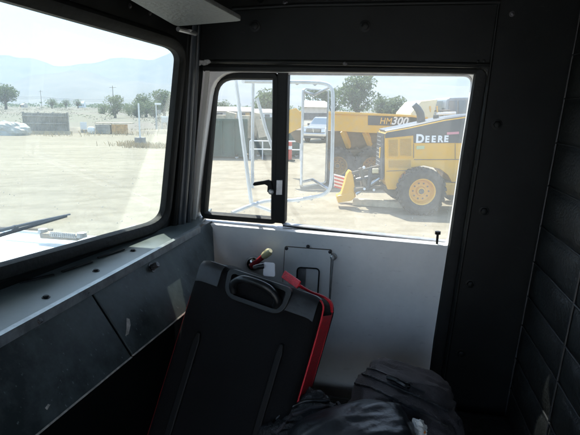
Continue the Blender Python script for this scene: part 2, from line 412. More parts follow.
# mountains: two hazy ranges
def range_(name, prof, dist, depth, seed, m_, lab):
    # prof: (px, py) ridge profile at distance dist
    mb = MB(); nx = 260; ny = 30; vs = []; fs = []
    x0, x1 = prof[0][0], prof[-1][0]
    for i in range(nx+1):
        px = x0+(x1-x0)*i/nx
        for a, b in zip(prof, prof[1:]):
            if a[0] <= px <= b[0]: t = (px-a[0])/(b[0]-a[0]); py = a[1]+(b[1]-a[1])*(t*t*(3-2*t)); break
        top = at(px, py, dist)
        for j in range(ny+1):
            a = j/ny; y = dist-depth*(1-a)*.7
            base = top.z*max(0, a)**.95
            q = Vector((top.x*.0035, y*.0035, seed))
            rid = 1-abs(noise.noise(q))*2; nzv = noise.fractal(q*3, 1, 2, 6)
            z = base*(1+.09*nzv*(1-a))+(rid-.5)*top.z*.13*math.sin(a*math.pi)*(1-a*.6)
            if j == ny: z = top.z*(1+.02*noise.fractal(Vector((px*.08, seed, 0)), 1, 2, 5))
            vs.append((top.x*(y/dist), y, max(-1, z-2)))
    vs2 = vs
    for i in range(nx):
        for j in range(ny): fs.append((i*(ny+1)+j, (i+1)*(ny+1)+j, (i+1)*(ny+1)+j+1, i*(ny+1)+j+1))
    mb.add(vs2, fs)
    return tag(mb.build(name, m_, smooth=True, org=(0, dist, 0), clean=False), lab, kind='structure')
ROCK = mat('desert_mountain_rock', (.16, .13, .10), .95, col2=(.26, .21, .16), vscale=.004)
range_('mountain', [(-420, 30), (-250, 44), (-120, 62), (-60, 56), (0, 55), (30, 58), (60, 66), (90, 63), (120, 57), (150, 60), (180, 50), (240, 44), (320, 56), (400, 62), (480, 50), (620, 40), (800, 52), (1000, 34), (1200, 60)], 5200, 2300, 1.0, ROCK, 'far blue mountain range across the valley')
range_('foothill', [(-420, 85), (-200, 88), (-50, 80), (0, 84), (40, 74), (80, 70), (120, 80), (170, 84), (230, 78), (300, 88), (380, 82), (480, 86), (620, 74), (800, 90), (1000, 80), (1200, 95)], 3300, 1100, 4.0, ROCK, 'lower foothills in front of the mountain range')

# haze
hz = MB(); hz.box((0, 0, 0), (13800, 13800, 1)); 
hb = MB(); zt = 1150
hb.add([(-6900, -6900, -1), (6900, -6900, -1), (6900, 6900, -1), (-6900, 6900, -1), (-6900, -6900, zt), (6900, -6900, zt), (6900, 6900, zt), (-6900, 6900, zt)],
       [(0, 3, 2, 1), (4, 5, 6, 7), (0, 1, 5, 4), (1, 2, 6, 5), (2, 3, 7, 6), (3, 0, 4, 7)])
HM_ = bpy.data.materials.new('valley_haze'); HM_.use_nodes = True; nt = HM_.node_tree; nt.nodes.clear()
out = nt.nodes.new('ShaderNodeOutputMaterial'); pv = nt.nodes.new('ShaderNodeVolumePrincipled')
pv.inputs['Color'].default_value = (.56, .70, .85, 1); pv.inputs['Density'].default_value = 2.1e-4; pv.inputs['Anisotropy'].default_value = .0
nt.links.new(pv.outputs[0], out.inputs['Volume'])
# the ground sheet must stay inside the box
for v in g.data.vertices: v.co = Vector((math.copysign(6800, v.co.x), math.copysign(6800, v.co.y), 0))
tag(hb.build('haze', HM_, org=(0, 0, 0), clean=False), 'pale dusty haze over the valley', kind='stuff')

# ================================================================== TREES
def tree(base, h, w, label, leaf=LEAFA, n=1500, size=None, group=None, seed=0, trunk=.3, clumps=26, name='tree'):
    rng = random.Random(seed); base = Vector(base); base.z = 0
    root = thing(name, label, 'tree', base, group)
    tm = MB(); th = h*trunk
    tm.tube([base-Z*.1, base+Z*th*.6+Vector((.02*h, 0, 0)), base+Z*h*.62], [w*.055+.05, w*.04+.04, w*.015+.02], 8)
    cs = []
    for i in range(clumps):
        a = rng.uniform(0, 6.28); rr = rng.uniform(.1, .36)*w; zz = th+(h-th)*rng.uniform(.12, .86)
        k = 1-abs((zz-th)/(h-th)-.45)*1.05
        c = base+Vector((math.cos(a)*rr*k*1.2, math.sin(a)*rr*k*1.2, zz)); cs.append((c, w*rng.uniform(.13, .24)))
        tm.tube([base+Z*th*rng.uniform(.6, 1.2), c.lerp(base+Z*c.z, .4)-Z*.1*h, c], [w*.02+.03, w*.014+.015, .01], 5)
    tm.build('trunk', BARK, root, smooth=True)
    cm = MB(); size = size or w*.035
    for c, r in cs: leafcloud(cm, c, (r, r, r*.8), n//clumps, size, rng)
    cm.build('crown', leaf, root, clean=False)
    return root
def ptree(px, py_top, py_base, wpx, label, **k):
    b = gnd(px, py_base); d = b.y; return tree(b, (py_base-py_top)*d/F_PX*1.0, wpx*d/F_PX, label, **k)

G1 = 'trees and shrubs beyond the yard on the left'
ptree(6, 86, 109.5, 26, 'round olive tree at the far left beyond the panel', seed=1, n=2200, group=G1)
ptree(52, 98, 108.6, 12, 'small dark tree right of the far left utility pole', seed=2, group=G1, n=700)
ptree(66, 99.5, 108.2, 10, 'small round tree left of the far white building', seed=3, group=G1, n=600)
ptree(78, 100, 108.4, 12, 'low dark bush tree directly before the far white building', seed=4, group=G1, n=600)
ptree(115, 96, 118, 24, 'pale green scrub tree at the tall utility pole', leaf=LEAFB, seed=5, n=1600, group=G1, trunk=.15)
ptree(146, 95, 117, 26, 'leafy green tree behind the white post', leaf=LEAFB, seed=6, n=1800, group=G1, trunk=.15)
ptree(164, 91, 117, 28, 'tallest green tree beside the windshield edge', leaf=LEAFA, seed=7, n=2200, group=G1, trunk=.15)
ptree(129, 103, 116, 14, 'low bush between the scrub tree and the white post', leaf=LEAFB, seed=8, n=900, group=G1, trunk=.1)
ptree(137, 101, 117.5, 22, 'broad pale bush just left of the white post top', leaf=LEAFB, seed=18, n=1500, group=G1, trunk=.05)
ptree(155, 100, 118, 22, 'broad green bush between the white post and the lamp post', leaf=LEAFA, seed=19, n=1500, group=G1, trunk=.05)
ptree(104, 104, 114, 16, 'pale low bush right of the far white building', leaf=LEAFB, seed=20, n=900, group=G1, trunk=.05)
G2 = 'trees behind the machines'
ptree(268, 92, 119, 34, 'dark round tree above the green containers', seed=9, n=2600, group=G2)
ptree(224, 100, 116, 18, 'small hazy tree behind the container roofline', seed=10, n=900, group=G2, leaf=LEAFB)
ptree(357, 79, 124, 42, 'large bushy tree above the dump truck body', seed=11, n=4200, group=G2, clumps=20)
ptree(333, 88, 122, 24, 'tree seen just beside the mirror tube', seed=12, n=2000, group=G2)
ptree(392, 99, 122, 34, 'broad low tree behind the exhaust pipe', seed=13, n=2400, group=G2, leaf=LEAFB)
ptree(380, 96, 122, 22, 'thin tree between the large bushy tree and broad low tree', seed=14, n=1500, group=G2, leaf=LEAFB)
ptree(482, 97, 122, 30, 'tree behind the dump truck cab', seed=15, n=1500, group=G2)

# distant shrubs in the field: uncountable scrub
sm = MB(); rng = random.Random(3)
for i in range(900):
    y = rng.uniform(58, 420); x = rng.uniform(-.75, .55)*y; r = rng.uniform(.3, .9)*(1+y/200)
    r *= .7; leafcloud(sm, Vector((x, y, r*.3)), (r*1.8, r*1.3, r*.45), 34, r*.16, rng)
tag(sm.build('scrub', mat('dry_scrub', (.26, .23, .15), .8, col2=(.34, .29, .20), vscale=.3), org=(0, 0, 0), clean=False), 'low desert scrub scattered over the field', kind='stuff')

# ================================================================== FAR LEFT YARD
def upole(px, py_top, py_base, label):
    b = gnd(px, py_base); h = (py_base-py_top)*b.y/F_PX; r = thing('utility_pole', label, 'utility pole', b, 'utility poles along the valley road')
    MB().tube([b, b+Z*h], [.16, .11], 8).build('pole', POLEM, r)
    MB().beam(b+Z*h*.93+Vector((-1.3, 0, 0)), b+Z*h*.93+Vector((1.3, 0, 0)), .12, .12).build('crossarm', POLEM, r)
upole(42, 91, 109, 'utility pole right of the round olive tree')
upole(114, 87, 112, 'tallest utility pole behind the wooden crate')
upole(124, 97, 109.5, 'thin short utility pole right of the tallest one')
# power line
wl = MB()
for dz in (0, .9):
    for a, b in ((gnd(-120, 109), gnd(42, 109)), (gnd(42, 109), gnd(114, 109.5)), (gnd(114, 109.5), gnd(230, 110.5))):
        h = 6.8-dz
        wl.tube([a.lerp(b, k/8)+Z*(h+(-.9*4*(k/8)*(1-k/8))) for k in range(9)], .05, 4)
tag(wl.build('power_line', RUBBER), 'thin power lines strung between the utility poles', 'power line')
def house(px0, px1, pyt, pyb, label, wall=STUCCO, roof=ROOFM, rh=.35, name='house', nwin=3, cat='house', depth=6, door=True):
    a = gnd(px0, pyb); b = gnd(px1, pyb); Y = a.y; w = b.x-a.x; h = (pyb-pyt)*Y/F_PX; c = Vector(((a.x+b.x)/2, Y+depth/2, 0))
    r = thing(name, label, cat, c, None)
    MB().box(c+Z*h*(1-rh)/2, (w, depth, h*(1-rh))).build('wall', wall, r)
    z0 = h*(1-rh); o = .4
    P = [(a.x-o, Y-o, z0), (b.x+o, Y-o, z0), (b.x+o, Y+depth+o, z0), (a.x-o, Y+depth+o, z0), (a.x-o, Y+depth/2, h), (b.x+o, Y+depth/2, h)]
    MB().add(P, [(0, 1, 5, 4), (2, 3, 4, 5), (0, 4, 3), (1, 2, 5), (0, 3, 2, 1)]).build('roof', roof, r)
    for i in range(nwin):
        x = a.x+w*(i+.5+.15*(i % 2))/(nwin+.2)
        f = MB().box((x, Y-.02, z0*.55), (min(1.4, w/nwin*.5), .08, z0*.42)).build('window', DGREY, r)
    if door: MB().box((a.x+w*.93, Y-.02, z0*.42), (.9, .06, z0*.84)).build('door', WOOD, r)
    return r
house(84, 100, 101.5, 107.6, 'long low white building far off below the mountains', wall=WSIGN, roof=WSIGN, nwin=5, name='warehouse', cat='warehouse')
house(24, 36, 103.5, 107.5, 'small pale far house near the utility pole', nwin=2)
house(128, 140, 106, 111.5, 'small far house in the brush left of the white post', nwin=2, wall=STUCCO)
house(214, 252, 107, 119, 'flat pale house roof showing over the green container', nwin=3, depth=9)
house(252, 282, 109, 119.5, 'low beige building behind the container near the window divider', nwin=3, depth=8, wall=WSIGN)
house(436, 500, 108, 121, 'low building behind the dump truck cab', nwin=3, depth=8)

# corrugated grey panel on timbers
def P2(px, py, Y): return at(px, py, Y)
Yp = gnd(45, 134).y
root = thing('corrugated_wall_panel', 'long grey corrugated metal panel standing on pale timbers', 'metal panel', Vector((at(46, 134, Yp).x, Yp, 0)))
a = at(24, 131.5, Yp); b = at(68, 131.5, Yp); zt_ = at(46, 113, Yp).z; zb = max(.18, a.z)
pm = MB(); nx = 60; prof = []
for i in range(nx+1):
    x = a.x+(b.x-a.x)*i/nx; prof.append(Vector((x, Yp+(.04 if i % 2 else -.04), 0)))
vs = []; fs = []
for p in prof: vs += [p+Z*zb, p+Z*zt_, p+Z*zb+Vector((0, .06, 0)), p+Z*zt_+Vector((0, .06, 0))]
for i in range(nx):
    q = i*4; fs += [(q, q+4, q+5, q+1), (q+2, q+3, q+7, q+6), (q+1, q+5, q+7, q+3)]
pm.add(vs, fs).build('sheet', CORR, root)
for px in (24, 39, 54, 68):
    x = at(px, 131, Yp).x; MB().box((x, Yp+.12, zt_/2+.05), (.14, .14, zt_+.06)).build('post', CORR, root)
for k, dz in enumerate((.08, .2)):
    MB().beam((a.x-1, Yp-.25+.1*k, dz), (b.x+.4, Yp-.15, dz+.02), .18, .12).build('timber', WOODP, root)
for zz in (.45, .8): MB().beam((a.x, Yp-.07, zt_*zz+.1), (b.x, Yp-.07, zt_*zz+.1), .04, .08).build('rail', CORR, root)

# white tarp-covered heap at far left
Yw = gnd(8, 135).y; c = Vector((at(9, 135, Yw).x, Yw, 0))
tp = MB(); tp.blob(c+Z*.2, (1.55, .9, .75), amp=.3, fr=1.4, seed=2, p=2.6, seg=32, rings=18)
tag(tp.build('tarp_heap', mat('white_tarp', (.44, .43, .38), .5, var=.1, vscale=2)), 'white tarp covered heap left of the grey panel', 'tarp')
# white box sign
def sign(px0, px1, py0, py1, pyb, label, legs=True, name='sign', group=None):
    Yq = gnd(px0, pyb).y; A = at(px0, py0, Yq); B = at(px1, py1, Yq)
    r = thing(name, label, 'sign', Vector(((A.x+B.x)/2, Yq, 0)), group)
    MB().box(((A.x+B.x)/2, Yq, (A.z+B.z)/2), (B.x-A.x, .04, A.z-B.z)).build('board', WSIGN, r, bevel=.005)
    for x in (A.x+.12, B.x-.12): MB().tube([(x, Yq+.05, 0), (x, Yq+.05, B.z+.2)], .03, 6).build('post', STEEL, r)
sign(80, 87, 122, 129.5, 133, 'white sign board right of the grey corrugated panel')
sign(161, 168.5, 116, 122.5, 131, 'white sign board on the dark fence near the windshield edge')
# dark mesh fence by the sign
Yf = gnd(165, 132).y; r = thing('chain_fence', 'dark fence section under the second white sign board', 'fence', Vector((at(165, 131, Yf).x, Yf, 0)))
fa = at(156, 131, Yf); fb = at(186, 131, Yf); top = at(165, 117, Yf).z
for i in range(6):
    x = fa.x+(fb.x-fa.x)*i/5; MB().tube([(x, Yf, 0), (x, Yf, top)], .035, 6).build('post', STEEL, r)
mm = MB()
for i in range(60):
    x = fa.x+(fb.x-fa.x)*i/59; mm.box((x, Yf+.02, top*.5), (.012, .012, top*.94))
for k in range(16): mm.box(((fa.x+fb.x)/2, Yf+.035, top*(k+.5)/16.5), (fb.x-fa.x, .012, .012))
mm.build('mesh', CHAS, r)
# wooden crate & grey box & plank
Yc = gnd(110, 134).y
def crate(px0, px1, pyt, label, m_, slats=5, name='crate'):
    A = at(px0, pyt, Yc); B = at(px1, 133, Yc); h = A.z; w = B.x-A.x; cx = (A.x+B.x)/2
    r = thing(name, label, 'crate', Vector((cx, Yc+.5, 0)), 'storage boxes under the long plank')
    MB().box((cx, Yc+.5, h/2), (w-.08, .92, h-.06)).build('body', m_, r)
    sl = MB()
    for k in range(slats): sl.box((cx, Yc, h*(k+.5)/slats), (w, .05, h/slats*.82))
    sl.build('slats', m_, r)
    for x in (A.x+.06, B.x-.06): MB().box((x, Yc-.04, h/2), (.1, .04, h)).build('corner_post', m_, r)
    return h
crate(95, 110.5, 124.5, 'grey weathered box under the left end of the plank', CORR, 3)
hcr = crate(111.5, 125, 124.2, 'tan wooden slatted crate right of the grey box', WOOD, 4)
A = at(94, 124, Yc); B = at(131, 123, Yc)
tag(MB().beam((A.x, Yc+.45, hcr+.07), (B.x, Yc+.5, hcr+.1), 1.0, .07).build('plank', WOODP), 'long pale plank lying across the two boxes', 'plank')
cb = at(95, 133, Yc); tag(MB().blob((cb.x-.2, Yc-.3, .3), (.3, .25, .34), seg=16, rings=10, p=3).build('bucket', WSIGN, smooth=True), 'small white bucket beside the grey box', 'bucket')
# white post in concrete
b = gnd(140.5, 146); Yb = b.y; top = at(141, 104, Yb).z; r = thing('white_post', 'white pipe post set in a concrete block amid dry grass', 'post', b)
MB().tube([b+Z*.3, b+Z*top], .052, 10).build('pipe', PIPEW, r, smooth='auto')
MB().box(b+Z*.26, (.56, .56, .56)).build('concrete_base', CONC, r, bevel=.03)
MB().lathe([(0, 0), (.0, .06), (.03, .055), (.04, 0)], b+Z*top, Z, 12).build('cap', PIPEW, r)
# small light pole and equipment
b = gnd(157, 131); Yb = b.y; top = at(157, 104, Yb).z; r = thing('lamp_post', 'thin pale lamp post left of the fence sign', 'lamp post', b)
MB().tube([b, b+Z*top], .05, 8).build('pole', PIPEW, r); MB().box(b+Z*top+Vector((.2, 0, 0)), (.6, .25, .18)).build('lamp_head', WSIGN, r, bevel=.03)
MB().box(b+Z*top*.72+Vector((.25, 0, 0)), (.5, .06, .35)).build('cross_plate', CORR, r)
# dry grass tufts
dg = MB(); rng = random.Random(11)
def tuft(c, n, h, sp):
    for _ in range(n):
        a = rng.uniform(0, 6.28); p = c+Vector((rng.gauss(0, sp), rng.gauss(0, sp*.5), 0)); hh = h*rng.uniform(.5, 1.2)
        l = Vector((math.cos(a), math.sin(a), 0))*hh*rng.uniform(.2, .7); w = Vector((-math.sin(a), math.cos(a), 0))*.02
        dg.add([p-w, p+w, p+l*.5+Z*hh*.7+w*.6, p+l+Z*hh], [(0, 1, 2), (0, 2, 3)])
for px, py, k, sp in ((131, 146, 300, .6), (148, 147.5, 500, .7), (157, 148, 160, .6), (136, 145, 200, .3), (147, 133, 300, 1.2), (60, 136, 120, 1.5), (120, 135, 150, 1.5)):
    tuft(gnd(px, py), int(k*.6), .30 if py > 140 else .4, sp)
tag(dg.build('dry_grass', DRYG, org=(0, 0, 0), clean=False), 'dry tan grass around the post and yard edge', kind='stuff')
# pebbles
pb = MB(); rng = random.Random(5)
for i in range(1500):
    y = rng.uniform(4, 34)**1.0; x = rng.uniform(-.8, .6)*y; s = rng.uniform(.006, .026)
    c = Vector((x, y, s*.2)); q = [c+Vector((rng.uniform(.6, 1)*s*dx, rng.uniform(.6, 1)*s*dy, rng.uniform(.5, 1)*s*dz)) for dx, dy, dz in ((1, 0, 0), (-1, 0, 0), (0, 1, 0), (0, -1, 0), (0, 0, 1), (0, 0, -1))]
    pb.add(q, [(0, 2, 4), (2, 1, 4), (1, 3, 4), (3, 0, 4), (2, 0, 5), (1, 2, 5), (3, 1, 5), (0, 3, 5)])
tag(pb.build('pebbles', STONE, org=(0, 0, 0), clean=False), 'pebbles strewn on the yard', kind='stuff')

# ================================================================== GREEN CONTAINERS
def container(px0, px1, pyt, pyb, label):
    Yq = gnd((px0+px1)/2, pyb).y; A = at(px0, pyt, Yq); B = at(px1, pyb, Yq); h = A.z; w = B.x-A.x; cx = (A.x+B.x)/2; dep = 2.2
    r = thing('roll_off_container', label, 'container', Vector((cx, Yq+dep/2, 0)), 'green steel containers in a row')
    mb = MB(); t = .08
    mb.box((cx, Yq+t/2, h/2+.1), (w, t, h-.2)); mb.box((cx, Yq+dep-t/2, h/2+.1), (w, t, h-.2)); mb.box((A.x+t/2, Yq+dep/2, h/2+.1), (t, dep-2*t-.004, h-.21)); mb.box((B.x-t/2, Yq+dep/2, h/2+.1), (t, dep-2*t-.004, h-.21)); mb.box((cx, Yq+dep/2, .24), (w-.2, dep-.2, .1))
    mb.build('body', GREENC, r)
    k = int(w/.55)
    for i in range(k+1):
        MB().box((A.x+.05+(w-.1)*i/k, Yq-.05, h/2+.06), (.09, .1, h-.14)).build('rib', GREENC, r)
    MB().box((cx, Yq-.03, h+.02), (w+.06, .16, .12)).build('top_rail', GREENC, r)
    MB().box((cx, Yq-.03, .14), (w+.04, .14, .12)).build('bottom_rail', GREENC, r)
    for x in (A.x+.5, B.x-.5): MB().tube([(x, Yq-.1, .1), (x, Yq+.15, .1)], .1, 12).build('roller', STEEL, r)
container(196, 247, 120, 158, 'dark green steel container at the left of the door window')
container(248.5, 306, 118.5, 156.5, 'dark green steel container behind the window divider and mirror')
# pale cargo over containers
Yq = gnd(240, 158).y+.8; A = at(213, 121, Yq); B = at(262, 116, Yq)
tg = MB(); 
for i in range(7):
    x = A.x+(B.x-A.x)*i/6; tg.box((x, Yq+.3*(i % 2), A.z-.3+.05*(i % 3)), (.45, .9, .9+.2*(i % 3)), Matrix.Rotation(.2*(i % 3-1), 3, 'Y'))
tag(tg.build('scrap_panels', WOODP), 'pale scrap panels heaped in the green container', 'scrap')
# white rail stand
Yr = gnd(262, 159.5).y; r = thing('guard_rail', 'low white pipe rail in front of the green container', 'rail', Vector((at(262, 159, Yr).x, Yr, 0)))
xa, xb = at(250, 159, Yr).x, at(300, 159, Yr).x; zz = at(262, 141, Yr).z
for i in range(5): MB().tube([(xa+(xb-xa)*i/4, Yr, 0), (xa+(xb-xa)*i/4, Yr, zz)], .03, 8).build('post', PIPEW, r)
for q in (1, .55): MB().tube([(xa, Yr, zz*q), (xb, Yr, zz*q)], .03, 8).build('rail', PIPEW, r)
# red barrel/pole by the mirror
b = gnd(289.5, 161); r = thing('barrier_post', 'slim red and white post left of the mirror', 'post', b)
hh = at(289, 142, b.y).z
MB().tube([b, b+Z*hh], .11, 12).build('post', REDB, r); MB().tube([b+Z*hh*.62, b+Z*hh*.8], .115, 12).build('white_band', WSIGN, r); MB().lathe([(0, .28), (.06, .26), (.08, 0)], b, Z, 16).build('base', RUBBER, r)

# ================================================================== WHEELS
TYREB = mat('sunbleached_tyre', (.05, .05, .053), .85, col2=(.13, .12, .115), vscale=6, bump=.5, bscale=30)
def wheel(parent, c, r, w, rimr, side=-1, lugs=22, rimmat=YEL, tm=None):
    c = Vector(c); ax = Vector((0, side, 0))
    h = w/2
    W = MB(); W.lathe([(h*.35, 0), (h*.35, rimr*.3), (h*.15, rimr*.36), (-h*.1, rimr*.4), (-h*.1, rimr*.86)], c, ax, 36)
    hub = W.build('wheel', rimmat, parent, smooth='auto')
    rm = MB(); rm.lathe([(-h*.2, rimr*.80), (h*.05, rimr*.84), (h*.5, rimr*.93), (h*.72, rimr*.95), (h*.78, rimr*1.03), (h*.7, rimr*1.06)], c, ax, 40); rm.build('rim', rimmat, hub, smooth='auto')
    bl = MB()
    for k in range(10):
        a = k*math.pi/5; bl.lathe([(h*.05, 0), (h*.05, .02), (0, .022)], c+Vector((math.cos(a), 0, math.sin(a)))*rimr*.62+ax*0, ax, 6)
    bl.lathe([(h*.55, 0), (h*.55, rimr*.18), (h*.3, rimr*.22)], c, ax, 16)
    bl.build('hub_bolts', CHAS, hub)
    T = MB(); T.lathe([(-h*.7, rimr), (-h*.95, rimr*1.2), (-h, r*.82), (-h*.85, r*.92), (-h*.6, r*.945), (h*.6, r*.945), (h*.85, r*.92), (h, r*.82), (h*1.02, rimr*1.35), (h*.88, rimr*1.15), (h*.7, rimr)], c, ax, 56)
    for k in range(lugs):
        for sd in (1, -1):
            a = (k+(.5 if sd > 0 else 0))*2*math.pi/lugs; e = Vector((math.cos(a), 0, math.sin(a))); tn = Vector((-math.sin(a), 0, math.cos(a)))
            a2 = a+.11; e2 = Vector((math.cos(a2), 0, math.sin(a2))); tn2 = Vector((-math.sin(a2), 0, math.cos(a2)))
            lw = math.pi*r/lugs*.52
            def q(E, Tn, rr, y, s): return c+E*rr+Tn*s+ax*y
            vs = [q(e, tn, r*.86, sd*h*1.0, -lw), q(e, tn, r*.86, sd*h*1.0, lw), q(e, tn, r*.985, sd*h*.93, lw*.9), q(e, tn, r*.985, sd*h*.93, -lw*.9),
                  q(e2, tn2, r*.93, sd*h*.04, -lw*.6), q(e2, tn2, r*.93, sd*h*.04, lw*.6), q(e2, tn2, r*1.0, sd*h*.04, lw*.5), q(e2, tn2, r*1.0, sd*h*.04, -lw*.5)]
            T.add(vs, [(0, 1, 2, 3), (4, 7, 6, 5), (0, 4, 5, 1), (1, 5, 6, 2), (2, 6, 7, 3), (3, 7, 4, 0)])
    T.build('tyre', tm or TYRE, hub, smooth='auto')
    return hub

def poly(Y, pts, depth, name, m_, parent, bevel=0, holes=(), smooth=False):
    mb = MB(); mb.plate([at(x, y, Y) for x, y in pts], [[at(x, y, Y) for x, y in h] for h in holes], Vector((0, depth, 0)))
    return mb.build(name, m_, parent, bevel=bevel, smooth=smooth)

# ================================================================== ARTICULATED DUMP TRUCK
YD = 16.3
base = Vector((at(372, 180, YD).x, YD+1.2, 0))
dt = thing('dump_truck', 'yellow articulated dump truck with HM300 lettering, parked behind the grader', 'dump truck', base)
body = [(284, 136), (286, 116), (290, 109.5), (296, 108), (301, 112.3), (338, 112.6), (368, 113.6), (412, 116), (428, 118), (426, 128), (411, 133.5), (370, 133), (352, 132), (345, 131.5), (300, 128)]
poly(YD, body, .09, 'bed_side', YELF, dt, bevel=.02)
poly(YD+2.3, body, .09, 'bed_side', YELF, dt)
# lower hull, tapering inward; its shade is put into the grey-brown colour
lo = [(288, 130), (412, 132.5), (404, 143), (338, 151), (318, 150), (296, 142)]
hl = MB(); n = len(lo); f1 = [at(x, y, YD+.1) for x, y in lo]; 
for i in (3, 4, 5, 2): f1[i] = at(lo[i][0], lo[i][1], YD+.45)
bk = [p+Vector((0, 2.2 if i in (0, 1) else 1.5, 0)) for i, p in enumerate(f1)]
hl.add(f1+bk, [tuple(range(n)), tuple(range(n, 2*n))[::-1]]+[(i, (i+1) % n, n+(i+1) % n, n+i) for i in range(n)])
hl.build('bed_hull', mat('shaded_bed_underside', (.12, .09, .06), .85, col2=(.20, .155, .11), vscale=2), dt)
rb = MB()
rib_b = [(343, 131, 349, 147), (365, 132, 371, 146)]
for x0, y0, x1, y1 in rib_b: MB().beam(at(x0, y0, YD+.08), at(x1, y1, YD+.4), .14, .16).build('bed_rib', YELF, dt)
poly(YD-.06, [(300, 111.3), (338, 111.6), (412, 115), (428, 117), (428, 119), (412, 117.2), (338, 114), (300, 113.6)], .06, 'top_rail', YELF, dt, bevel=.01)
# decal plate
poly(YD-.012, [(368, 114.6), (410, 116.4), (410, 126.5), (368, 125)], .01, 'decal_band', DGREY, dt)
p0 = at(379.5, 123.7, YD-.02); dx = at(400, 124.6, YD-.02)-at(380, 123.7, YD-.02)
sc_ = YD/F_PX
text('HM', dt, OLET, p0, 8.6*sc_, dx, (0, 0, 1), (0, -1, 0), shear=.15, off=.015, sx=.9)
text('300', dt, WLET, at(391, 124.3, YD-.02), 10.5*sc_, dx, (0, 0, 1), (0, -1, 0), shear=.3, off=.025, sx=.97)
# headboard
hd = MB(); hd.add([at(408, 126, YD), at(431, 124, YD), at(437.5, 99.5, YD+.2), at(421, 101.5, YD+.2), at(411, 113, YD)]+[p+Vector((0, 2.3, 0)) for p in [at(408, 126, YD), at(431, 124, YD), at(437.5, 99.5, YD+.2), at(421, 101.5, YD+.2), at(411, 113, YD)]],
    [(0, 1, 2, 3, 4), (9, 8, 7, 6, 5)]+[(i, (i+1) % 5, 5+(i+1) % 5, 5+i) for i in range(5)])
hd.build('headboard', CREAM, dt)
# chassis, cab, nose
poly(YD+.7, [(325, 143), (440, 140), (440, 161), (330, 162)], .9, 'chassis', CHAS, dt, bevel=.02)
poly(YD+.25, [(428, 120), (500, 121), (515, 126), (522, 160), (440, 160), (428, 150)], 1.9, 'front_body', YELF, dt, bevel=.04)
cab = poly(YD+.3, [(444, 122), (447, 99), (450, 97.5), (474, 97), (478, 122)], 1.7, 'cab', mat('grey_cab_frame', (.30, .33, .36), .5), dt, bevel=.04)
for pts in ([(447, 119), (449.3, 101), (457, 100.5), (457, 119)], [(459, 119), (459, 100.5), (466, 100.3), (466, 119)], [(468, 119), (468, 100.3), (473, 100.2), (476, 119)]):
    poly(YD+.27, pts, .025, 'window', CABG, cab)
w0 = [at(x, y, YD+.29).xz for x, y in ((446.6, 119), (448.6, 101))]
MB().add([(w0[0][0]-.12, YD+.5, w0[0][1]), (w0[0][0]-.12, YD+1.8, w0[0][1]), (w0[1][0]-.12, YD+1.8, w0[1][1]), (w0[1][0]-.12, YD+.5, w0[1][1])], [(0, 1, 2, 3)]).build('rear_window', CABG, cab)
MB().beam(at(436, 114, YD+.1), at(455, 113, YD+.1), .3, .09).build('white_fender', WSIGN, dt, bevel=.03)
for px in (441, 449): MB().tube([at(px, 122, YD+.15), at(px, 110, YD+.15)], .03, 8).build('handrail', CHAS, dt)
MB().tube([at(430, 111, YD+.15), at(450, 110.4, YD+.15)], .03, 8).build('handrail', CHAS, dt)
for x in (431, 438):
    MB().tube([at(x, 124, YD+.12), at(x-1, 106, YD+.12)], .025, 6).build('ladder_rail', YELF, dt)
# ladder, suspension clutter below the bed
for (a_, b_, rr) in (((352, 155), (372, 146), .07), ((366, 151), (380, 143), .09), ((356, 148), (364, 156), .06), ((345, 152), (383, 150), .08)):
    MB().tube([at(*a_, YD+.35), at(*b_, YD+.35)], rr, 10).build('suspension_link', CHAS, dt)
RIMD = worn('dusty_rim', (.36, .20, .03), (.28, .22, .15), .6, amt=.8)
for px in (337.5, 371.5, 470):
    for yy, sd in ((YD+.28, -1), (YD+2.2, 1)):
        cc = at(px, 163.5, YD+.25); wheel(dt, (cc.x, yy, .62), .62, .5, .30, sd, lugs=20, rimmat=RIMD, tm=TYREB)
    MB().tube([(cc.x, YD+.3, .62), (cc.x, YD+2.1, .62)], .12, 12).build('axle', CHAS, dt)

# ================================================================== MOTOR GRADER
YG = 12.1
gbase = Vector((at(440, 200, YG).x, YG+.7, 0))
gr = thing('motor_grader', 'yellow motor grader with dark DEERE hood and rear ripper', 'motor grader', gbase)
HX = 520
hood = [(388, 189.5), (385, 181), (384.6, 135), (386.5, 131.8), (409, 127.8), (445, 120), (466, 117), (490, 115.5), (HX, 114.5), (HX, 178), (452, 182), (448, 175), (440, 169), (424, 165.5), (409, 168), (400, 176), (397, 189.5)]
poly(YG, hood, .97, 'hood', YEL, gr, bevel=.02)
# dark cap and strips
poly(YG-.012, [(385.0, 134.2), (387, 132.6), (409, 128.8), (445, 121), (466, 118), (490, 116.5), (HX, 115.5), (HX, 143), (413.5, 143), (413.5, 135.5), (385.2, 138.2)], .02, 'dark_trim', DGREY, gr, bevel=.004)
tt = MB(); q = [at(x, y, YG+.03) for x, y in ((385, 131.8), (409, 127.2), (445, 119.4), (466, 116.4), (490, 114.9), (HX, 113.9))]
vs = []; 
for p in q: vs += [p, p+Vector((0, .91, 0)), p+Vector((0, .84, .04)), p+Vector((0, .07, .04))]
fs = []
for i in range(len(q)-1):
    for k in range(4): fs.append((i*4+k, (i+1)*4+k, (i+1)*4+(k+1) % 4, i*4+(k+1) % 4))
fs += [(0, 1, 2, 3), tuple(4*(len(q)-1)+k for k in (3, 2, 1, 0))]
tt.add(vs, fs).build('hood_top', DGREY, gr, bevel=.02)
MB().box((at(384.5, 158, YG).x-.022, YG+.485, at(384, 157, YG).z), (.05, .93, 1.10)).build('radiator_grille', DGREY, gr)
MB().box((at(384.5, 158, YG).x-.055, YG+.35, at(384, 154, YG).z), (.02, .10, .26)).build('marker_lamp', YELF, gr)
for k in range(9): MB().box((at(384.5, 158, YG).x-.05, YG+.6, at(384, 138+k*4.2, YG).z), (.01, .5, .02)).build('grille_bar', STEEL, gr)
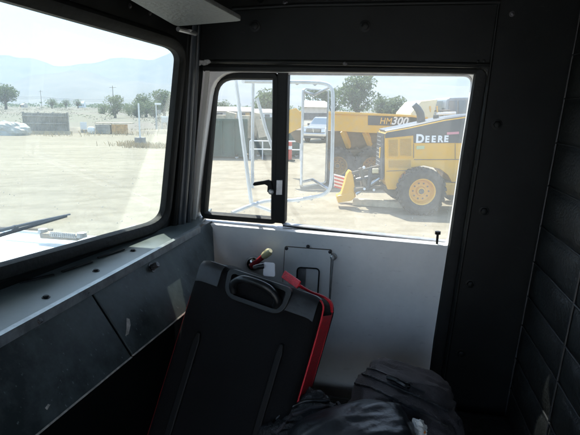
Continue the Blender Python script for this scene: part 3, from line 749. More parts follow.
# louvre panels
for x0, x1, y0, y1 in ((388, 398.5, 139, 157), (399.6, 412, 138, 156.5), (388, 411.5, 159.5, 168.5)):
    fr_ = poly(YG-.012, [(x0, y0), (x1, y0-.6), (x1, y1), (x0, y1)], .016, 'louvre_panel', YELF, gr, bevel=.004)
    cx0, cx1 = x0+.9, x1-.9; lv = MB(); k = 14 if y1-y0 > 12 else 7
    poly(YG-.018, [(cx0, y0+.8), (cx1, y0+.4), (cx1, y1-.9), (cx0, y1-.9)], .008, 'mesh_screen', MESHM, fr_)
    for i in range(k):
        yy = y0+1.2+(y1-y0-2.6)*i/(k-1); lv.beam(at(cx0+.2, yy, YG-.024), at(cx1-.2, yy-.2, YG-.024), .012, .012)
    lv.build('slats', YEL, fr_)
poly(YG-.01, [(388, 170.8), (411, 170), (411, 170.6), (386, 171.4)], .012, 'seam', CHAS, gr)
poly(YG-.01, [(414, 159.2), (HX, 159), (HX, 159.7), (430, 159.8), (414, 159.9)], .012, 'seam', CHAS, gr)
poly(YG-.01, [(413.4, 143.5), (414, 143.5), (414, 158), (413.4, 158)], .012, 'seam', CHAS, gr)
poly(YG-.01, [(455, 143.5), (455.5, 143.5), (455.5, 159), (455, 159)], .012, 'seam', CHAS, gr)
poly(YG-.02, [(416.5, 146), (424.5, 145.8), (424.5, 149), (416.5, 149.3)], .01, 'small_decal', GREEND, gr)
poly(YG-.03, [(447, 132.3), (459, 131.6), (459, 134), (447, 134.7)], .01, 'model_decal', PINKD, gr)
sG = YG/F_PX; dr = at(440, 141, YG)-at(416, 141.6, YG)
def deere(ch, px, size): text(ch, gr, WLET, at(px, 142.3-(px-416)*.02, YG-.022), size*sG, (1, 0, .0), (0, 0, 1), (0, -1, 0), off=.045, sx=.98)
deere('D', 415.6, 11.0)
for i, ch in enumerate('EERE'): deere(ch, 424.9+i*6.3, 8.6)
# exhaust
ex = MB(); e0 = at(419, 129, YG+.5); 
ex.tube([at(420.5, 128, YG+.45), at(421.0, 119, YG+.45), at(420.4, 113.5, YG+.45), at(418.0, 109, YG+.45), at(414, 104.5, YG+.45)], [.10, .10, .095, .085, .075], 14)
ex.build('exhaust_pipe', DGREY, gr, smooth='auto')
MB().tube([at(436, 121, YG+.5), at(436, 115, YG+.5)], .07, 12).build('air_intake', DGREY, gr, smooth='auto')
# cab (mostly behind the door pillar)
cb2 = poly(YG-.05, [(500, 170), (498, 118), (508, 78), (560, 76), (562, 170)], 1.3, 'cab', YEL, gr, bevel=.04)
for pts in ([(503, 140), (502, 118), (510, 84), (530, 83), (530, 140)], [(533, 160), (533, 83), (556, 82), (558, 160)]): poly(YG-.07, pts, .03, 'window', CABG, cb2)
poly(YG+.35, [(555, 120), (600, 112), (700, 118), (720, 140), (716, 160), (695, 160), (690, 135), (600, 128), (555, 150)], .4, 'front_frame', YEL, gr, bevel=.03)
for px, rr in ((423.0, .575), (487, .575), (712, .575)):
    cc = at(px, 190, YG-.47)
    for yy, sd in ((YG-.28, -1), (YG+1.55, 1)): wheel(gr, (cc.x, yy, rr*.985), rr, .38, .305, sd, lugs=26)
    MB().tube([(cc.x, YG-.15, rr), (cc.x, YG+1.4, rr)], .13, 12).build('axle', CHAS, gr)
MB().beam((at(423, 190, YG-.47).x, YG+.06, .58), (at(487, 190, YG-.47).x, YG+.06, .58), .2, .30).build('tandem_case', YEL, gr, bevel=.03)
poly(YG+.1, [(384, 186), (470, 180), (470, 196), (400, 198), (388, 195)], .95, 'rear_frame', CHAS, gr, bevel=.02)
# ripper
YR = YG+.35
rp = poly(YR, [(349.5, 170.5), (352.5, 172), (354.5, 184), (355.5, 197), (351.5, 200.5), (338, 202), (336.5, 196.5), (341.5, 193.5), (344.5, 184), (347, 174)], .30, 'ripper_shank', YEL, gr, bevel=.02)
poly(YR-.02, [(337, 196), (354, 192), (355.5, 197), (351.5, 200.8), (338, 203)], .36, 'ripper_foot', YEL, gr, bevel=.02)
rp2 = poly(YR+.6, [(350, 172), (353, 173), (356, 197), (350, 201), (341, 201), (346, 190)], .2, 'ripper_shank', YEL, gr, bevel=.02)
for a_, b_, rr, mm_ in (((352, 173), (379, 166), .035, CHAS), ((354, 190), (384, 187), .06, CHAS), ((356, 180), (380, 175), .05, DGREY), ((360, 168), (366, 188), .05, CHAS), ((371, 168), (368, 190), .06, DGREY), ((356, 194), (380, 178), .045, STEEL)):
    MB().tube([at(*a_, YR), at(*b_, YR)], rr, 8).build('ripper_linkage', mm_, gr)
MB().box(at(375, 170.5, YR), (.16, .2, .12)).build('hitch_block', CREAM, gr, bevel=.02)
for px, py in ((364, 167.5), (364.5, 189), (374, 190)): MB().lathe([(0, 0), (0, .032), (-.03, .036)], at(px, py, YR-.06), (0, -1, 0), 10).build('pin_cap', WSIGN, gr)
poly(YR+.25, [(360, 172), (378, 168), (380, 188), (362, 190)], .25, 'gearbox', CHAS, gr, bevel=.03)
# striped board behind the ripper
st = poly(YR+.9, [(334, 174), (345, 177), (344, 190), (334, 187)], .05, 'warning_board', WSIGN, gr)
for k in range(4):
    y0 = 175.4+k*3.4; poly(YR+.895, [(334.2, y0), (344.6, y0+2.9), (344.6, y0+4.4), (334.2, y0+1.5)], .004, 'red_stripe', REDB, st)
# pale timber on the ground
a_ = gnd(353, 205); b_ = gnd(404, 208)
tag(MB().beam(a_+Z*.09, b_+Z*.09, .22, .16).build('timber', WOODP, bevel=.01), 'pale squared timber lying on the ground by the ripper', 'timber')

# ================================================================== OUR TRUCK CAB
trk = thing('truck_cab', 'old truck cab interior, black steel with pale grey passenger door', 'truck', V(0, .4, 1.25))
NW_dir = Vector((math.sin(R(19.7)), math.cos(R(19.7)), 0))
Pc = dp(188, 228)                                   # lower corner, windshield meets door
RK = (Z+UD*.13).normalized()
NWn = NW_dir.cross(RK).normalized()
if NWn.dot(UD) > 0: NWn = -NWn                       # forward
def wp(px, py, off=0.0): return onplane(px, py, Pc+NWn*off, NWn)

# --- front wall / windshield frame
gl = rounded([(-150, -54), (180, 45), (163, 224), (-150, 315)], [6, 18, 20, 6], 8)
glp = [wp(x, y) for x, y in gl]
outer = [wp(-185, -110), wp(206, -110), wp(206, 20), wp(196, 245), wp(150, 262), wp(-185, 372)]
MB().plate(outer, [glp], NWn*.016).build('windshield_frame', BLACK, trk, bevel=.004)
ws = thing('windshield', None, None, trk.location); ws.name = 'windshield'
bpy.data.objects.remove(ws)
cen = sum(glp, Vector())/len(glp)
gpl = [cen+(p-cen)*1.01+NWn*.012 for p in glp]
wsg = MB().plate(gpl, [], NWn*.004).build('windshield', GL_W, trk)
# gasket: rubber bead round the glass
dn = dense(glp, .03); prof = [(-.016, -.002), (-.014, -.012), (-.004, -.018), (.008, -.018), (.016, -.012), (.020, -.0), (.02, .004), (-.016, .004)]
# orient: x of sweep = d x n; make positive = outward
def loop_out(pts, nrm):
    c = sum(pts, Vector())/len(pts); d = (pts[1]-pts[-1]); return d.cross(nrm).dot(pts[0]-c) > 0
sg = 1 if loop_out(dn, NWn) else -1
MB().sweep(dn, [(a*sg, b) for a, b in prof], NWn).build('gasket', RUBBER, wsg, smooth='auto')
# centre post + driver's half of windshield wall
pL0 = wp(-185, -110); pL1 = wp(-185, 372)
mb = MB(); mb.tube([wp(-165, -110), wp(-165, 372)], .035, 12); mb.build('centre_post', BLACK, trk, smooth='auto')
dirm = (UD*.1-ND).normalized()
q0 = Vector((pL1.x, pL1.y, 0)); 
def fw(a, z): b_ = q0+dirm*a+UD*.13*(z-pL1.z); return Vector((b_.x, b_.y, z))
MB().plate([fw(0, 1.2), fw(1.15, 1.2), fw(1.15, 2.9), fw(0, 2.9)], [[fw(.06, 2.17), fw(1.0, 2.17), fw(1.0, 2.63), fw(.06, 2.63)]], -UD*.035).build('windshield_frame', BLACK, trk)
MB().plate([fw(.05, 2.16), fw(1.01, 2.16), fw(1.01, 2.64), fw(.05, 2.64)], [], -UD*.004).build('windshield', GL_W, trk)

# --- dash ledge (horizontal)
ZL = wp(0, 290).z
def lp(px, py): return onplane(px, py, Z*ZL, Z)
Lf = [(-200, 350), (0, 288), (100, 256), (192, 228)]
e1 = lp(-60, 362); e2 = lp(0, 334); e3 = lp(178, 237.5)
ed = (e3-e2).normalized(); eA = e2-ed*.55; eB = e2+ed*((e3-e2).length+.12)
# front edge on windshield plane, slid a little forward
fA = onplane(-150, 334, Pc, NWn); w0 = wp(0, 290); wd = NW_dir
fA = w0-wd*.55+NWn*.02; fB = w0+wd*.85+NWn*.02
fA.z = fB.z = ZL
MB().plate([fA, fB, eB, eA], [], -Z*.012).build('dash_ledge', LEDGE, trk, bevel=.003)
led = bpy.data.objects['dash_ledge']
# lip
MB().sweep([eA, eB], [(0, 0), (0, .004), (.012, .004), (.012, -.014), (0, -.014)], Z, closed=False).build('edge_trim', mat('scuffed_trim_steel', (.30, .32, .33), .35, .6, var=.3, vscale=40), led)
def bolt(name, p, n, r, parent, h=None, m_=BOLT):
    n = Vector(n).normalized(); h = h or r*.7; mb = MB()
    mb.lathe([(0, r*1.35), (r*.15, r*1.35), (r*.2, r*1.1), (r*.2, 0)], p, n, 18)
    mb.lathe([(r*.2, r*.95), (h, r*.9), (h*1.15, r*.7), (h*1.2, 0)], p, n, 6)
    return mb.build(name, m_, parent, smooth='auto')
for px, py in ((133, 251), (96, 271), (46, 297.5)): bolt('screw', lp(px, py), Z, .0055, led, m_=BLACK)
# dark torn gap strips beside the gasket
for a_, b_ in (((62, 273), (92, 263)), ((98, 259), (124, 250.5)), ((20, 284), (54, 276))):
    MB().beam(lp(*a_)+Z*.003, lp(*b_)+Z*.003, .006, .003).build('sealant_bead', RUBBER, led)

# --- sloped dash panel below ledge
slope = (-Z+UD*.62).normalized(); pn = ed.cross(slope).normalized()
if pn.dot(UD) < 0: pn = -pn
def sp(px, py, o=0): return onplane(px, py, eA-Z*.012+pn*o, pn)
bot1 = sp(62, 435); bot2 = sp(170, 340)
# left panel and right panel, split at the seam
s_t, s_b = sp(88, 289), sp(131.5, 357)
s_t2, s_b2 = sp(90.2, 288), sp(133.5, 355)
bd = (bot2-bot1).normalized()
topd = ed
tl_ = s_t-topd*.75; bl_ = s_b-bd*.85
tr_ = s_t2+topd*.62; br_ = s_b2+bd*.42
def outl(a, b, c, d): return [a, b, c, d]
pL = MB().plate([tl_+topd*0, s_t, s_b, bl_], [], -pn*.006).build('dash_panel', BLACKW, trk, bevel=.0015)
pR = MB().plate([s_t2, tr_, br_, s_b2], [], -pn*.006).build('dash_panel', BLACKW, trk, bevel=.0015)
MB().plate([tl_-pn*.008, tr_-pn*.008, br_-pn*.008, bl_-pn*.008], [], -pn*.004).build('dash_backing', BLACK, trk)
MB().beam(bl_-pn*.001, s_b-pn*.001, .003, .006, pn).build('bare_edge', CHIP, pL)
MB().beam(s_b2-pn*.001, br_-pn*.001, .003, .005, pn).build('bare_edge', CHIP, pR)
bolt('bolt', sp(83, 294), pn, .0062, pL, .012); bolt('bolt', sp(34, 323), pn, .0075, pL, .013); bolt('bolt', sp(152, 267.5), pn, .009, pR, .016)
bolt('bolt', sp(-20, 352), pn, .0075, pL, .013)
sc = MB(); sc.plate([sp(x, y, .0006) for x, y in ((126.5, 318), (129.5, 319), (130.5, 325), (128.5, 334), (125.5, 336), (126.5, 328))], [], pn*.0004)
sc.plate([sp(x, y, .0006) for x, y in ((45, 408), (48, 404), (50, 405), (47, 410))], [], pn*.0004)
sc.build('paint_scrape', CHIP, pR)
# footwell wall behind/below
def fwp(a, z, o=.035):
    b_ = Vector((Pc.x, Pc.y, 0))+NW_dir*a-UD*o; return Vector((b_.x, b_.y, z))
MB().plate([fwp(-2.1, 1.25), fwp(.05, 1.25), fwp(.05, ZL-.02), fwp(-2.1, ZL-.02)], [], -UD*.015).build('firewall', BLACK, trk)

# --- side wall (fixed body side) with the door opening
T0 = TD-.035
opening = rounded([(197, 63), (489, 68), (431, 450), (415, 560), (140, 560), (186, 250)], [7, 12, 0, 0, 0, 6], 5)
outer = [(194, -120), (720, -120), (720, 700), (150, 700), (172, 262), (184, 200), (189, 60)]
MB().plate([dp(x, y, T0) for x, y in outer], [[dp(x, y, T0) for x, y in opening]], ND*.032).build('side_wall', BLACK, trk, bevel=.005)
side = bpy.data.objects['side_wall']
# ridge on the pillar
MB().tube([dp(499, 2, T0), dp(478, 160, T0), dp(462, 262, T0), dp(442, 395, T0), dp(436, 450, T0)], .004, 8).build('pillar_ridge', BLACK, side, smooth='auto')
for px, py in ((497, 124.5), (484, 211), (470, 284), (461, 353)): bolt('bolt', dp(px, py, T0), -ND, .010, side, .008, m_=BLACK)
for px, py in ((484, 61), (478, 61.5), (492, 60.5)): bolt('screw', dp(px, py, T0), -ND, .0035, side, m_=BLACK)
for px, py in ((255, 26), (365, 26)): bolt('button', dp(px, py, T0), -ND, .011, side, .006, BLACK)
for px, py in ((512, 14), (285, 3), (345, 63)): bolt('rivet', dp(px, py, T0), -ND, .005, side, .004)
MB().tube([dp(200, 61, T0), dp(300, 61.5, T0), dp(400, 62.5, T0), dp(490, 64.5, T0)], .0045, 8).build('header_ridge', BLACK, side, smooth='auto')
MB().tube([dp(232, 9, T0), dp(300, 5, T0), dp(420, 3, T0), dp(500, 2, T0)], .006, 8).build('roof_seam', BLACK, side, smooth='auto')
# rough caulk blob at the top corner
cm = MB()
for k in range(10): cm.blob(dp(191+k*1.9, 62.5+.8*math.sin(k*2), T0-.004), (.008, .004, .005), seg=10, rings=6, amp=.003, fr=90, seed=k)
cm.build('sealant', mat('pale_sealant', (.30, .30, .30), .7, var=.4, vscale=80), side)
# corner pillar: ribs between windshield and door
cp = MB(); cp.tube([dp(198, -120, T0-.03), dp(190, 60, T0-.03), dp(184, 170, T0-.03), dp(178, 252, T0-.03)], .017, 12)
PILM = worn('blue_black_pillar', (.030, .037, .045), (.08, .09, .10), .38, scratch=.4, amt=.5)
pil = cp.build('corner_pillar', PILM, trk, smooth='auto')
MB().tube([dp(203, -120, T0-.008), dp(196.5, 62, T0-.008), dp(190, 190, T0-.008), dp(187, 250, T0-.008)], .008, 10).build('pillar_bead', PILM, pil, smooth='auto')
MB().tube([dp(193, -120, T0-.055), dp(186, 60, T0-.055), dp(179, 170, T0-.055), dp(172, 246, T0-.055)], .010, 10).build('pillar_bead', BLACK, pil, smooth='auto')

# --- door
door_o = [(188, 52), (500, 57), (432, 560), (130, 560), (178, 250)]
hole = rounded([(213, 71.5), (475.5, 73.5), (449.5, 246), (193.5, 222.5)], [24, 9, 5, 3], 6)
door = MB().plate([dp(x, y) for x, y in door_o], [[dp(x, y) for x, y in hole]], ND*.062).build('door', DOORP, trk, bevel=.0025)
# cream inner return on the front edge of the door frame
MB().sweep([dp(208, 69, TD-.002), dp(203, 120, TD-.002), dp(194, 221, TD-.002)], [(-.006, 0), (.006, 0), (.006, -.004), (-.006, -.004)], ND, closed=False).build('frame_edge', DOORW, door)
# black weather strip between door and body, top + rear
def strip(pts, w, th, m_, name, parent, t=TD):
    P = [dp(x, y, t) for x, y in pts]; mb = MB(); h = w/2
    mb.sweep(P, [(-h, .001), (-h*.8, -th*.7), (0, -th), (h*.8, -th*.7), (h, .001)], ND, closed=False); return mb.build(name, m_, parent, smooth='auto')
strip([(204, 67.5), (300, 68), (400, 68.8), (481, 70.3)], .022, .012, RUBBER, 'weather_strip', door)
strip([(484, 66), (470, 150), (456.5, 243), (441, 340), (427, 450)], .044, .014, RUBBER, 'weather_strip', door)
strip([(198, 70), (195, 120), (188, 200), (184, 255)], .016, .012, RUBBER, 'weather_strip', door)
# window assembly, glass plane deeper
TG = TD+.052
def ringpx(px_pts, rad, w, th, t, name, m_, parent, seg=6):
    L = dense([dp(x, y, t) for x, y in rounded(px_pts, rad, seg)], .04); s_ = 1 if loop_out(L, ND) else -1; h = w/2
    mb = MB(); mb.sweep(L, [(a*s_, b) for a, b in ((-h, .004), (-h, -th*.6), (-h*.6, -th), (h*.6, -th), (h, -th*.6), (h, .004))], ND); return mb.build(name, m_, parent, smooth='auto')
vent = [(216, 76), (277, 76.5), (275, 220), (204.5, 214.5)]
ringpx(vent, [20, 4, 3, 5], .021, .022, TG, 'vent_window_gasket', RUBBER, door)
rear = [(286, 74), (473, 75.5), (451.5, 241.5), (283, 223.5)]
ringpx(rear, [3, 10, 5, 3], .006, .016, TG, 'window_channel', mat('light_grey_channel', (.42, .42, .44), .4, .3, var=.2, vscale=30), door)
strip([(286, 73), (380, 73.6), (470, 75)], .009, .01, RUBBER, 'window_run', door, TG)
MB().plate([dp(x, y, TG+.004) for x, y in rounded(vent, [20, 4, 3, 5])], [], ND*.003).build('vent_glass', GL_D, door)
MB().plate([dp(x, y, TG+.009) for x, y in rounded(rear, [3, 10, 5, 3])], [], ND*.003).build('window_glass', GL_D, door)
# divider bar
dv = MB(); dv.plate([dp(277.5, 66, TG-.024), dp(288, 66, TG-.024), dp(284.5, 224, TG-.024), dp(273.5, 223, TG-.024)], [], ND*.04)
dvo = dv.build('divider_bar', RUBBER, door, bevel=.004)
MB().plate([dp(x, y, TG-.027) for x, y in ((276.5, 180), (282.5, 180), (282, 195), (276, 195))], [], ND*.004).build('latch_plate', STEEL, door, bevel=.001)
# vent latch handle
lh = MB(); t_ = TG-.03
lh.plate([dp(x, y, t_) for x, y in ((252.5, 184.5), (254, 182.3), (268, 180), (271.5, 181.5), (272.5, 189), (270, 193), (267, 192), (267.5, 186), (264.5, 184.5), (254, 186))], [], ND*.012)
lh.build('vent_latch', BLACK, door, bevel=.002)
MB().lathe([(0, .008), (.01, .008), (.012, .004), (.012, 0)], dp(271.5, 191.5, t_), -ND, 14).build('latch_pivot', STEEL, door)
# lower bead on the sill & lock knob
MB().tube([dp(283, 225.5, TG-.006), dp(451, 244.5, TG-.006)], .0035, 8).build('sill_bead', RUBBER, door)
kb = MB(); kp = dp(437, 243, TD+.012); kb.tube([kp-Z*.01, kp+Z*.026], .0035, 10); kb.lathe([(.024, .0035), (.026, .008), (.034, .008), (.036, 0)], kp, Z, 14)
kb.build('lock_knob', BLACK, door, smooth='auto')
# window crank
cpv = dp(254, 263.5, TD-.0); cr = MB()
cr.lathe([(0, .026), (.006, .026), (.014, .022), (.020, .015), (.024, .008), (.024, 0)], cpv, -ND, 28); cro = cr.build('window_crank', CHROME, door, smooth='auto')
arm0 = cpv-ND*.024; arm1 = dp(268, 252.5, TD-.05)
MB().tube([arm0, arm0.lerp(arm1, .45)-ND*.004, arm0.lerp(arm1, .75)], [.010, .008, .0085], 12).build('crank_arm', REDP, cro, smooth='auto')
MB().tube([arm0.lerp(arm1, .72), arm0.lerp(arm1, .78), arm0.lerp(arm1, 1.05), arm0.lerp(arm1, 1.15)], [.009, .011, .012, .007], 14).build('crank_knob', AMBER, cro, smooth='auto')
# access hatch
ho = rounded([(285, 246.5), (331.5, 250), (328, 318), (281, 312)], 1.5, 3); hi = rounded([(297.5, 267), (319.5, 268.5), (317.5, 300), (296, 298)], 4, 4)
hatch = MB().plate([dp(x, y, TD-.006) for x, y in ho], [[dp(x, y, TD-.006) for x, y in hi]], ND*.0055).build('access_hatch', DOORP, door, bevel=.0012)
ringpx([(297.5, 267), (319.5, 268.5), (317.5, 300), (296, 298)], 4, .004, .006, TD-.004, 'pocket_rim', RUBBER, hatch)
ringpx([(285, 246.5), (331.5, 250), (328, 318), (281, 312)], 1.5, .0016, .0025, TD-.0045, 'hatch_seam', CHAS, hatch)
MB().plate([dp(x, y, TD-.002) for x, y in ((298, 268), (306, 268.6), (304.5, 299), (296.5, 298))], [], ND*.001).build('pocket_back', STEEL, hatch)
for px, py in ((286.5, 248.5), (308, 246.5), (330, 252)): bolt('screw', dp(px, py, TD-.006), -ND, .004, hatch)
rd = MB(); rd.tube([dp(333, 257, TD-.012), dp(331.5, 275, TD-.012), dp(329.5, 303, TD-.012)], .003, 8); rd.build('latch_rod', STEEL, door)
MB().lathe([(0, .011), (.012, .009), (.016, .004), (.016, 0)], dp(333.5, 256.5, TD), -ND, 14).build('rod_pivot', STEEL, door)
# --- upper/lower door holes
for px, py in ((446, 300), (441, 340), (432, 378)): bolt('rivet', dp(px-2, py, TD-.0), -ND, .003, door)

# --- rear wall: quilted vinyl
A0 = dp(574, 55, T0-.002); A1 = dp(509, 400, T0-.002); dA = (A1-A0)/(400-55)
ys = [-180, -136, -92, -40, 10, 55, 99, 143, 186, 226, 262, 296, 325, 358, 388, 420, 455, 500, 560]
def bord(y): 
    d = ray(574-(y-55)*.1884, y); return C+d*((V(0, T0-.002, 0)-C).dot(ND)/d.dot(ND))
q = MB(); rn = (dA.cross(ND)).normalized()
if rn.dot(UD) > 0: rn = -rn
cols = [0, .30, .62, .95, 1.3, 1.7, 2.05]
NS = 10
for ci in range(len(cols)-1):
    for ri in range(len(ys)-1):
        z0 = bord(ys[ri]); z1 = bord(ys[ri+1]); vs = []; fs = []
        if ci >= 3 and 2.18 < (z0.z+z1.z)/2 < 2.66: continue  # skips cells for an unseen opening added to let light in
        for i in range(NS+1):
            for j in range(NS+1):
                u = i/NS; v = j/NS; e = (1-abs(2*u-1)**3.2)*(1-abs(2*v-1)**2.6); e = max(0, e)
                p = z0.lerp(z1, v)-ND*(cols[ci]+(cols[ci+1]-cols[ci])*u)
                p += rn*(.013*e**.6+.003*noise.noise(p*9)*e)
                vs.append(p)
        for i in range(NS):
            for j in range(NS): fs.append((i*(NS+1)+j, (i+1)*(NS+1)+j, (i+1)*(NS+1)+j+1, i*(NS+1)+j+1))
        q.add(vs, fs)
rw = q.build('rear_panel', VINYL, trk, smooth=True)
# stitched seams
sm_ = MB()
for ri in range(4, len(ys)-2):
    z0 = bord(ys[ri+1]); sm_.tube([z0+rn*.003, z0-ND*.4+rn*.003, z0-ND*1.9+rn*.003], .0022, 6)
for cc in cols[:5]: sm_.tube([bord(-20)-ND*cc+rn*.003, bord(500)-ND*cc+rn*.003], .0026, 6)
sm_.build('seam_piping', mat('seam_piping', (.018, .019, .02), .5), rw)
def bz(z, t):
    a, b = bord(-200), bord(640); return a.lerp(b, (z-a.z)/(b.z-a.z))-rn*.02-ND*t
MB().plate([bord(-200)-rn*.02+ND*.05, bord(640)-rn*.02+ND*.05, bord(640)-rn*.02-ND*2.2, bord(-200)-rn*.02-ND*2.2], [[bz(2.2, .96), bz(2.65, .96), bz(2.65, 1.75), bz(2.2, 1.75)]], -rn*.03).build('rear_wall', BLACK, trk)  # hole is the added rear opening, brightens the passenger door

# --- roof, floor, driver's side
ZR = 2.80
hdr = dp(300, 4, T0).z
MB().plate([V(-.95, -.75, hdr+.015), V(-.95, T0+.03, hdr+.015), V(1.4, T0+.03, hdr+.015), V(1.4, -.75, hdr+.015)], [], Z*.03).build('roof_lining', VINYL, trk)
rl = bpy.data.objects['roof_lining']
for s_ in (-.35, 0, .35): MB().tube([V(s_, -.7, hdr+.012), V(s_, T0, hdr+.012)], .008, 8).build('roof_bow', BLACK, rl)
MB().plate([V(-.95, -.75, 1.25), V(-.95, 1.5, 1.25), V(1.4, 1.5, 1.25), V(1.4, -.75, 1.25)], [], -Z*.03).build('cab_floor', BLACK, trk)
TS = -.42
MB().plate([V(-1.0, TS, 1.2), V(1.4, TS, 1.2), V(1.4, TS, 2.9), V(-1.0, TS, 2.9)], [[V(-.80, TS, 1.27), V(1.20, TS, 1.27), V(1.20, TS, 2.735), V(-.66, TS, 2.735)]], -ND*.04).build('driver_side', BLACK, trk)  # unseen opening widened to throw more light onto the passenger door
# roof gap fillers: header over windshield
MB().plate([wp(-185, -60)+NWn*.0, wp(206, -20), wp(206, -140), wp(-185, -140)], [], NWn*.05).build('windshield_header', BLACK, trk)

# --- sun visor
vz = 2.45+.185
vq = rounded([(60, -40), (176, 26.5), (243, 21), (200, -2), (160, -40)], [0, 5, 5, 0, 0], 5)
vis = MB().plate([onplane(x, y, Z*vz, Z) for x, y in vq], [], Z*.009).build('sun_visor', VISOR, trk, bevel=.003)
for px, py in ((184, 31), (190, 31.5)): bolt('screw', onplane(px, py, Z*(vz-.0), Z)+Z*.004, -Z, .005, vis, m_=STEEL)
MB().tube([onplane(178, 29, Z*vz, Z), onplane(194, 33, Z*vz, Z), dp(196, 34, T0)], .006, 10).build('visor_rod', STEEL, vis, smooth='auto')
# windshield wiring / bolts on frame
for px, py in ((130, 6), (150, 13)): bolt('bolt', wp(px, py, -.001), -NWn, .004, bpy.data.objects['windshield_frame'])

# --- bench seat the luggage sits on
ZS = 1.62
seat = MB(); seat.box((0, 0, 0), (1, 1, 1)); seat = MB()
seat.plate([V(-.30, -.02, ZS), V(-.30, 1.36, ZS), V(.66, 1.36, ZS), V(.66, -.02, ZS)], [], -Z*.3)
seat.build('bench_seat', VINYL, trk, bevel=.03)

# --- hood seen through windshield
ZH = ZL-.045
ho_ = []
def V2(s, t, z): return V(s, t, z)
hd = MB(); hood_t = 1.37
hp = [(-.67, hood_t-.02), (-2.5, hood_t-.12), (-2.6, hood_t-.3), (-2.6, -.35), (-2.5, -.5), (-1.0, -.55)]
prf = [(0.0, -.5), (0.0, -.06), (.02, -.02), (.06, 0)]
vs = []; n = len(hp); cx = sum(a for a, b in hp)/n; cy = sum(b for a, b in hp)/n
lay = [(1.0, -.6), (1.0, -.05), (.99, -.015), (.975, 0), (.5, .02)]
fs = []
for k, (f_, dz) in enumerate(lay):
    for (a, b) in hp: vs.append(V(cx+(a-cx)*f_, cy+(b-cy)*f_, ZH+dz))
for k in range(len(lay)-1):
    for i in range(n): fs.append((k*n+i, k*n+(i+1) % n, (k+1)*n+(i+1) % n, (k+1)*n+i))
fs.append(tuple((len(lay)-1)*n+i for i in range(n)))
hoodo = hd.add(vs, fs).build('hood', WHITEP, trk, smooth='auto')
MB().beam(fwp(-2.0, ZH, .10), fwp(-.04, ZH, .10), .12, .05).build('cowl', mat('grey_cowl', (.35, .36, .36), .5, var=.2), trk, bevel=.008)
MB().beam(V(-.98, hood_t-.06, ZH+.012), V(-2.4, hood_t-.16, ZH+.012), .012, .006).build('hood_seam', CHAS, hoodo)
# wiper on the glass
wo = lambda px, py, o=.03: wp(px, py, o)
wi = MB(); wi.tube([wo(-70, 252), wo(0, 230.5), wo(40, 221), wo(70, 214.3)], [.004, .0035, .0028, .0018], 8); wio = wi.build('windshield_wiper', mat('blue_grey_wiper', (.30, .31, .36), .4, .5), trk, smooth='auto')
MB().beam(wo(-70, 256, .022), wo(66, 216, .022), .004, .007, NWn).build('wiper_blade', RUBBER, wio)
for x, y in ((15, 228), (-10, 235)): MB().box(wo(x, y, .03), (.011, .011, .011)).build('wiper_clip', BOLT, wio, bevel=.003)
# second wiper knuckle resting on the cowl
w2 = MB(); hpz = ZH+.03
hp_ = lambda px, py, z=0: onplane(px, py, Z*(hpz+z), Z)
w2.tube([hp_(6, 230.5), hp_(44, 234)], .006, 8); w2o = w2.build('wiper_arm', TUBEW, trk, smooth='auto')
MB().beam(hp_(43, 234.5), hp_(81, 237), .032, .016).build('wiper_knuckle', mat('rusty_grey_steel', (.16, .15, .14), .6, .3, col2=(.36, .28, .18), vscale=60), w2o, bevel=.004)
sp_ = MB(); pa, pb_ = hp_(50, 234, .012), hp_(76, 236.3, .012)
pts = [pa.lerp(pb_, k/90)+Vector((0, math.cos(k*.9)*.006, math.sin(k*.9)*.006)) for k in range(91)]
sp_.tube(pts, .0014, 5); sp_.build('wiper_spring', STEEL, w2o)
for px, py in ((43, 233), (82, 237)): MB().lathe([(0, .014), (.012, .012), (.014, 0)], hp_(px, py, .004), Z, 14).build('wiper_pivot', STEEL, w2o)

# --- side mirror and bracket
YM = 1.86
mir = MB()
tube = .0065
def mt(px, py, y=YM): return at(px, py, y)
main = [mt(243, 81, 1.62), mt(262, 81.5, 1.72), mt(290, 82, 1.80), mt(318, 82.3, 1.79), mt(328, 84, 1.78), mt(332.3, 89, 1.775), mt(333, 98, 1.77), mt(332.6, 140, 1.77), mt(331.5, 180, 1.77), mt(330, 189, 1.775), mt(324, 195, 1.78), mt(312, 197.5, 1.79), mt(290, 201, 1.78), mt(268, 200, 1.70), mt(250, 205.5, 1.62), mt(232, 213, 1.56)]
mi = mir.tube(smoothpath(main), tube, 12).build('side_mirror', TUBEW, trk, smooth='auto')
for pth, rr in (([(235, 76), (243, 140), (251.5, 204)], .0068), ([(253, 79), (252.5, 140), (252.5, 188)], .0055), ([(257, 98), (266, 130), (277, 161)], .0055), ([(253, 204.5), (268, 210), (286, 218)], .006)):
    MB().tube([mt(x, y, 1.70) for x, y in pth], rr, 10).build('brace_tube', TUBEW, mi, smooth='auto')
for px, py in ((315, 83.3), (297, 82.6), (311, 197.8), (298, 200)):
    MB().lathe([(-.008, .009), (.010, .009), (.012, .005), (.012, 0)], mt(px, py, 1.87), (0, -1, 0), 8).build('clamp_bolt', STEEL, mi)
MB().beam(mt(253, 80, 1.7), mt(253, 100, 1.7), .022, .004).build('clamp_plate', TUBEW, mi)
